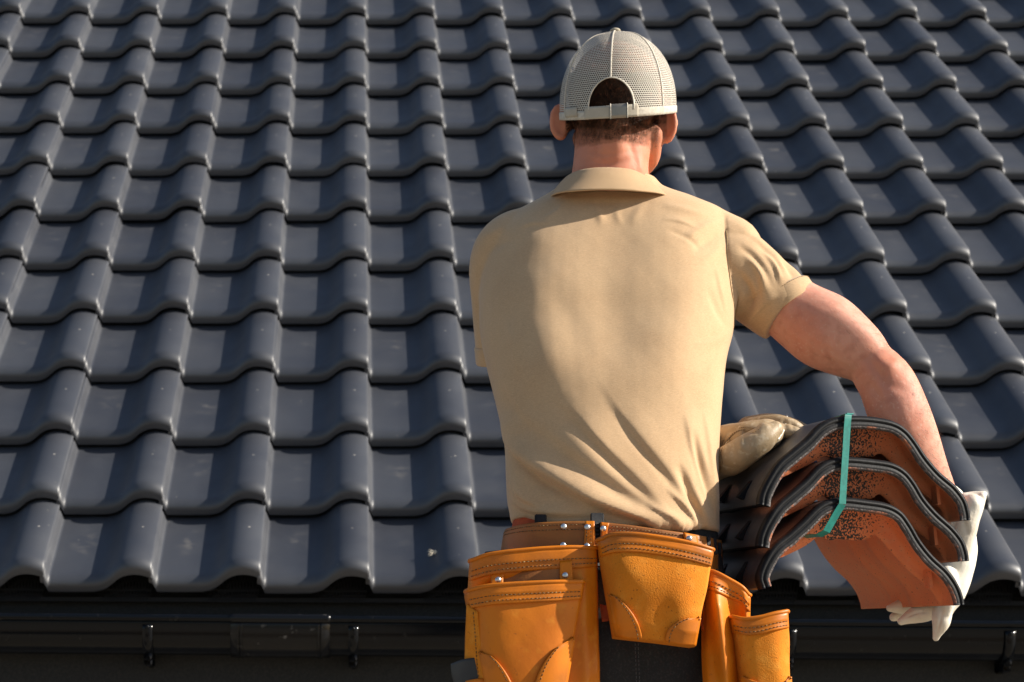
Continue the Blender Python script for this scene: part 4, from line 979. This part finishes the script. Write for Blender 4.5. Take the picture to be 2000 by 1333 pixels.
def pouch(name, top, bot, Yf, bulge, back, m_body, trim_h, label, left_ret=.05, right_ret=.05, dm=40, dn=60, dispf=None, patches=(), belly=.5, trim_mat=None, trim_top_out=.004, ret_shift=6, gus_mat=None, ytop=0):
    T_ = catmull(np.array(top, float), 60); B_ = catmull(np.array(bot, float), 60)
    def pt(s, t, out=0.0):
        """s 0..1 across, t 0 top..1 bottom"""
        x = s * 59; i = int(min(58, max(0, math.floor(x)))); f_ = x - i
        tp = T_[i] * (1 - f_) + T_[i + 1] * f_; bt = B_[i] * (1 - f_) + B_[i + 1] * f_; p_ = tp * (1 - t) + bt * t
        ss = abs(2 * s - 1); y = Yf - bulge * (1 - ss ** 3.0) * (.50 + .50 * math.sin(math.pi * min(1, max(0, t) * belly * 2 + .12))) + ytop * (1 - t)
        if dispf: y -= dispf(s, t)
        y += .010 * max(0, t - .86) / .14 * (1 if t > .86 else 0)
        return W(p_[0], p_[1], y - out)
    S_ = np.linspace(0, 1, dn); Tt = np.linspace(1, 0, dm)
    Gf = np.array([[pt(s, t) for s in S_] for t in Tt])
    # returns (gussets) to the back
    nb = 8
    Lr = np.array([[Gf[i, 0] + np.array([-.0, q * back, 0]) * 1.0 + np.array([left_ret * .0 - math.sin(q * 3.14) * .004, 0, 0]) for q in np.linspace(1, 0, nb)[:-1]] for i in range(dm)])
    Rr = np.array([[Gf[i, -1] + np.array([math.sin(q * 3.14) * .004, q * back, 0]) for q in np.linspace(0, 1, nb)[1:]] for i in range(dm)])
    A_ = np.concatenate([Lr, Gf, Rr], 1)
    r_ = np.random.default_rng(len(name) + int(Yf * 1000)); nz = (noise1(A_.reshape(-1, 3), 55, r_.integers(99)) * .0012 + noise1(A_.reshape(-1, 3), 20, r_.integers(99)) * .0020).reshape(A_.shape[:2])
    mb = MB(); A2, NA = thick_sheet(mb, A_, .0026, disp=nz)
    # bottom closing flap
    bt = A2[0]; cen = bt.mean(0) + np.array([0, .01, -.002]); k = len(bt)
    mb.add(np.vstack([bt, cen]), [(i, i + 1, k) for i in range(k - 1)])
    o = bpart(mb, name, m_body, label=label)
    # folded trim over the top edge
    tt_ = np.r_[np.linspace(trim_h, .012, 9), .004, -.006]
    mb = MB(); Gt = np.array([[pt(s, max(t, 0), .0034 + (.0016 if t < .05 else 0)) - (np.array([0, 0, t]) if t < 0 else 0) for s in np.linspace(-.0, 1, dn)] for t in tt_])
    ret = lambda sgn, src: np.array([[src[i] + np.array([sgn * (.0026), q * back * .9, 0]) for q in (np.linspace(1, 0, 6)[:-1] if sgn < 0 else np.linspace(0, 1, 6)[1:])] for i in range(len(tt_))])
    Gt = np.concatenate([ret(-1, Gt[:, 0]), Gt, ret(1, Gt[:, -1])], 1)
    Gt[:, :6, 0] -= 0
    nzt = np.interp(np.arange(Gt.shape[1]), np.arange(A2.shape[1]) * Gt.shape[1] / A2.shape[1], nz[-4]); 
    Tg, TN = thick_sheet(mb, Gt, .0026, disp=np.tile(nzt, (len(tt_), 1)) + .0004)
    rim = Tg[-1] + np.array([0, .0016, .0002]); tube(mb, rim[2:-2], .0030, 8, 90)
    tr_ = bpart(mb, 'trim', trim_mat or M_LEATHEREDGE, o)
    mb = MB()
    for i in (2, 5): stitch_line(mb, Tg[i][5:-5] + TN[i][5:-5] * .0006, dash=.0038, gap=.0022, r=.0006)
    bpart(mb, 'stitching', M_THREAD, o)
    # corner patches : (side, s extent, t start)
    for side, s_e, t_s in patches:
        mb = MB(); rows = []
        ns, ntt = 18, 16
        for i in range(ntt):
            a_ = i / (ntt - 1); t = t_s + (1.0 - t_s) * a_; row = []
            # arc boundary: s = s_e * sqrt(1-(1-a)^2)
            e_ = s_e * math.sqrt(max(0.0, 1 - (1 - a_) ** 2)) + .004
            for j in range(ns):
                b_ = j / (ns - 1); s = e_ * b_ if side < 0 else 1 - e_ * (1 - b_)
                row.append(pt(s, t, .0042 + .0008 * math.sin(b_ * 3.14)) + np.array([(-.002 if side < 0 and j == 0 else 0) + (.002 if side > 0 and j == ns - 1 else 0), 0, 0]))
            rows.append(row)
        Gp = np.array(rows)[::-1]; nz2 = (noise1(Gp.reshape(-1, 3), 55, 4) * .0008).reshape(Gp.shape[:2])
        Pg, PN = thick_sheet(mb, Gp, .0030, disp=nz2); bpart(mb, 'corner_patch', M_LEATHEREDGE, o)
        mb = MB(); j = ns - 3 if side < 0 else 2; line = (Pg[:, j] + PN[:, j] * .0006)[:-1]; stitch_line(mb, catmull(line, 60), dash=.0036, gap=.0022, r=.0006); bpart(mb, 'stitching', M_THREAD, o)
    return o, pt
# large left pouch (behind) : a wide trim bridge, then body down the right
pouch('pouch', [(921, 1102), (960, 1090), (1040, 1081), (1110, 1077), (1162, 1078)], [(912, 1400), (980, 1402), (1050, 1402), (1120, 1396), (1172, 1350)], 3.525, .018, .045, M_LEATHER, .105, 'large back pouch on the left of the belt', belly=.35,
      dispf=lambda s, t: -.020 * math.exp(-((s - .42) / .30) ** 4) * math.exp(-((t - .26) / .11) ** 4) + .006 * math.exp(-((s - .88) / .07) ** 2) * min(1, t * 3))
pouch('pouch', [(913, 1161), (955, 1152), (1010, 1148), (1075, 1145), (1138, 1144)], [(962, 1395), (990, 1402), (1030, 1404), (1070, 1400), (1100, 1375)], 3.500, .020, .05, M_LEATHER, .115, 'front pouch on the left with smooth face and two corner patches', belly=.5,
      dispf=lambda s, t: .005 * math.exp(-((s - .5) / .3) ** 2 - ((t - .75) / .2) ** 2), patches=((-1, .42, .48), (1, .44, .44)))
mb, G_, _ = fpanel([[(976, 1100, 3.523), (1040, 1096, 3.512), (1112, 1092, 3.512)], [(978, 1150, 3.512), (1040, 1148, 3.500), (1112, 1145, 3.500)]], 10, 20, .003); bpart(mb, 'back_panel', M_BELT)
mb, G_, _ = fpanel([[(1093, 1096, 3.508), (1117, 1094, 3.508)], [(1094, 1146, 3.496), (1119, 1146, 3.496)]], 10, 8, .003); bpart(mb, 'belt_tab', M_LEATHER)
mb, G_, _ = fpanel([[(960, 1104, 3.516), (984, 1101, 3.514)], [(958, 1150, 3.506), (982, 1148, 3.504)]], 10, 8, .003); bpart(mb, 'belt_tab', M_LEATHER)
# gusset strip at the far left
mb, G_, _ = fpanel([[(911, 1180, 3.505), (930, 1195, 3.492)], [(909, 1240, 3.510), (938, 1250, 3.496)], [(908, 1300, 3.515), (944, 1300, 3.50)], [(915, 1345, 3.515), (950, 1345, 3.50)]], 24, 10, .003); gs = bpart(mb, 'gusset', M_SUEDE)
mb = MB(); stitch_line(mb, G_[:, 6] + np.array([0, -.0006, 0])); bpart(mb, 'stitching', M_THREAD, gs)
# hammer loop strap and lower pouch edge
mb, G_, _ = fpanel([[(880, 1297, 3.52), (905, 1288, 3.508), (945, 1283, 3.505)], [(882, 1318, 3.52), (908, 1312, 3.508), (950, 1306, 3.505)], [(888, 1342, 3.52), (910, 1338, 3.508), (952, 1330, 3.505)]], 10, 14, .004); bpart(mb, 'hammer_strap', M_DARKLEATHER)
mb, G_, _ = fpanel([[(896, 1334, 3.515), (925, 1327, 3.502), (960, 1324, 3.502)], [(890, 1380, 3.515), (925, 1380, 3.502), (960, 1380, 3.502)]], 10, 14, .006); bpart(mb, 'lower_flap', M_LEATHEREDGE)
mb, G_, _ = fpanel([[(948, 1078, 3.60), (985, 1074, 3.59)], [(935, 1100, 3.60), (985, 1105, 3.59)]], 6, 8, .005); bpart(mb, 'side_clip', M_WEB)
# centre suede pouch
pouch('pouch', [(1175, 1061), (1196, 1052), (1240, 1051), (1300, 1059), (1350, 1069), (1391, 1081)], [(1203, 1244), (1225, 1249), (1262, 1250), (1300, 1254), (1330, 1260), (1357, 1262)], 3.500, .024, .045, M_SUEDE, .135, 'centre suede pouch with rough napped face and two corner patches', belly=.5,
      dispf=lambda s, t: .006 * math.exp(-((s - .3) / .2) ** 2 - ((t - .35) / .2) ** 2) - .003 * math.exp(-((s - .6) / .1) ** 2 - ((t - .7) / .2) ** 2), patches=((-1, .36, .55), (1, .40, .70)))
# right pouch (turned round the hip)
pouch('pouch', [(1378, 1121), (1398, 1126), (1425, 1140), (1450, 1155), (1464, 1170)], [(1384, 1400), (1400, 1402), (1420, 1400), (1440, 1398), (1456, 1396)], 3.545, .012, .05, M_LEATHER, .105, 'tall narrow pouch on the right hip with a deep vertical fold', belly=.5,
      dispf=lambda s, t: .022 * math.exp(-((s - (.22 + .35 * t)) / .16) ** 2) * min(1, t * 5) - .020 * math.exp(-((s - (.62 + .3 * t)) / .17) ** 2) * min(1, t * 4), ytop=-.010)
mb, G_, _ = fpanel([[(1452, 1160, 3.60), (1466, 1178, 3.64)], [(1450, 1230, 3.60), (1465, 1230, 3.64)]], 12, 8, .003); bpart(mb, 'gusset', M_LEATHER)
pouch('pouch', [(1431, 1213), (1455, 1217), (1485, 1214), (1512, 1207), (1538, 1202)], [(1462, 1400), (1480, 1402), (1505, 1402), (1530, 1400), (1548, 1396)], 3.520, .018, .055, M_SUEDE, .125, 'small outer suede pouch at the far right of the belt', belly=.5,
      dispf=lambda s, t: -.004 * math.exp(-((s - .97) / .08) ** 2 - ((t - .3) / .15) ** 2), patches=((-1, .75, .58), (1, .3, .62)))
for u, v, y in ((1101, 1029, 3.5475), (1147, 1030, 3.5395), (1100, 1065, 3.5475), (1146, 1067, 3.5395), (1178, 1033, 3.5375), (1346, 1052, 3.552), (1104, 1124, 3.4985), (973, 1133, 3.504)):
    mb = MB(); c_ = W(u, v, y); ellipsoid(mb, c_, (.0046, .0022, .0046), None, 14, 8); bpart(mb, 'rivet', M_RIVET)
for u, v, y in ((1398, 1078, 3.600), (1400, 1118, 3.600), (1440, 1195, 3.585)):
    mb = MB(); ellipsoid(mb, W(u, v, y), (.004, .0015, .005), None, 12, 6); bpart(mb, 'punched_hole', M_WEB)
#@@GLOVES
# ------------------------------------------------------------------ gloves
g = MB()
# left hand lying on the top tile: palm pushed over the crest, thumb toward the camera
Yg = 3.70
tube(g, [W(1340, 905, 3.92), W(1392, 893, 3.84), W(1425, 878, 3.76), W(1462, 862, 3.715), W(1495, 850, 3.705)], [.040, .042, .040, .034, .028], 26, flat=[(1, 1), (1, 1), (1.0, 1.0), (1.0, .95), (1, .9)])
tube(g, [W(1405, 905, 3.72), W(1430, 897, 3.675), W(1462, 876, 3.655), W(1492, 856, 3.65), W(1515, 838, 3.655)], [.020, .0255, .0235, .0190, .0130], 20)     # thumb ball and thumb
tube(g, [W(1470, 842, 3.76), W(1510, 828, 3.74), W(1542, 832, 3.73), W(1572, 846, 3.73)], [.022, .0145, .0125, .009], 16)
tube(g, [W(1470, 848, 3.74), W(1515, 842, 3.715), W(1548, 846, 3.705), W(1570, 856, 3.70)], [.022, .0130, .0115, .009], 16)
tube(g, [W(1465, 838, 3.79), W(1505, 824, 3.775), W(1545, 830, 3.77), W(1580, 845, 3.77)], [.022, .0140, .0120, .009], 16)
tube(g, [W(1462, 842, 3.82), W(1500, 830, 3.81), W(1540, 838, 3.81), W(1570, 850, 3.81)], [.020, .0135, .0115, .009], 16)
gm = remesh(g, .0024, 4, .5); V = verts_of(gm); N_ = normals_of(gm); pg = proj(V)
V = relief(V, N_, pg, [([(1404, 915), (1408, 875), (1425, 845), (1445, 838), (1480, 845)], 3.0, -.0022, 0, 0), ([(1415, 912), (1460, 915), (1490, 890), (1512, 855)], 3, -.0016), ([(1448, 850), (1462, 843), (1478, 842)], 5, -.0045), ([(1480, 838), (1492, 832), (1505, 835)], 5, .004), ([(1455, 858), (1448, 868), (1452, 885)], 7, .003), ([(1425, 860), (1432, 900)], 7, -.0018), ([(1545, 825), (1552, 842)], 4, -.002), ([(1530, 815), (1535, 840)], 4, -.002)]) + N_ * (noise1(V, 120, 21) * .0007 + noise1(V, 45, 22) * .0012)[:, None]
set_verts(gm, V); gl = child(gm, 'glove', M_GLOVE, label='beige leather glove on the left hand, thumb over the top tile')
def on_surf(V, N_, pxs, u, v, lift=.0006):
    d = np.hypot(pxs[:, 0] - u, pxs[:, 1] - v) + np.where(N_[:, 1] > 0.1, 1e3, 0) + (V[:, 1] - 3.5) * 4; i = int(np.argmin(d)); return V[i] + N_[i] * lift
for poly, dash in (([(1402, 918), (1401, 890), (1408, 868), (1428, 842), (1455, 834), (1482, 842)], 1), ([(1406, 918), (1405, 892), (1413, 870), (1432, 846), (1456, 838), (1478, 844)], 1), ([(1411, 906), (1410, 885), (1420, 862), (1442, 842), (1470, 843)], 0), ([(1520, 858), (1532, 838), (1538, 812)], 0)):
    P_ = np.array([on_surf(V, N_, pg, a_, b_, .0008 if dash else .0002) for a_, b_ in smoothpoly(poly, 30)])
    for _ in range(4): P_[1:-1] = (P_[:-2] + 2 * P_[1:-1] + P_[2:]) / 4
    mb = MB()
    if dash: stitch_line(mb, P_, dash=.0024, gap=.0016, r=.0006)
    else: tube(mb, P_, .0007 if poly[0][0] < 1500 else .0016, 6, 50)
    child(mb, 'stitching' if dash else 'seam', mat('glove_thread', (.22, .15, .08), .8, .2) if (dash or poly[0][0] < 1500) else M_GLOVEWHITE, gl)
# right hand: cuff beside the stack, palm under it, fingers curled round below
g = MB()
tube(g, [W(1850, 985, 3.850), W(1868, 1030, 3.850), W(1868, 1090, 3.847), W(1855, 1150, 3.847), W(1840, 1185, 3.844)], [.034, .032, .034, .030, .022], 24, flat=(1.0, .9))
tube(g, [W(1900, 985, 3.810), W(1885, 1040, 3.820), W(1868, 1110, 3.830)], [.016, .018, .016], 14)
tube(g, [W(1918, 972, 3.810), W(1905, 1000, 3.815), W(1885, 1040, 3.820)], [.007, .011, .016], 12)
tube(g, [W(1885, 975, 3.820), W(1900, 968, 3.820), W(1921, 966, 3.815)], [.010, .007, .0055], 12)
tube(g, [W(1842, 1150, 3.814), W(1842, 1185, 3.802), W(1838, 1215, 3.796), W(1828, 1246, 3.802)], [.018, .0165, .0150, .0065], 16, flat=(1, .9))     # index pointing down
tube(g, [W(1846, 1165, 3.834), W(1822, 1192, 3.834), W(1792, 1200, 3.848), W(1760, 1214, 3.840)], [.020, .0150, .0150, .0070], 16)
tube(g, [W(1830, 1165, 3.880), W(1800, 1180, 3.904), W(1770, 1184, 3.900), W(1738, 1188, 3.895)], [.018, .0140, .0150, .0070], 16)
tube(g, [W(1815, 1170, 3.927), W(1790, 1190, 3.940), W(1765, 1198, 3.930), W(1745, 1206, 3.925)], [.016, .0130, .0120, .0070], 16)
tube(g, [W(1850, 1120, 3.822), W(1862, 1150, 3.797), W(1852, 1185, 3.787), W(1840, 1225, 3.796)], [.014, .011, .010, .006], 14)
gm = remesh(g, .0021, 3, .5); V = verts_of(gm); N_ = normals_of(gm); pg = proj(V)
V = relief(V, N_, pg, [([(1765, 1208), (1790, 1198), (1815, 1196)], 2.2, -.0022), ([(1840, 1190), (1836, 1215), (1828, 1240)], 2.2, -.0020), ([(1800, 1180), (1806, 1200)], 4, -.0015), ([(1880, 1010), (1892, 1050)], 6, -.003), ([(1895, 990), (1888, 1030)], 5, .002)]) + N_ * (noise1(V, 130, 31) * .0006 + noise1(V, 50, 32) * .0010)[:, None]
set_verts(gm, V); gr = child(gm, 'glove', M_GLOVEWHITE, label='white leather glove on the right hand, fingers curled beneath the stack')
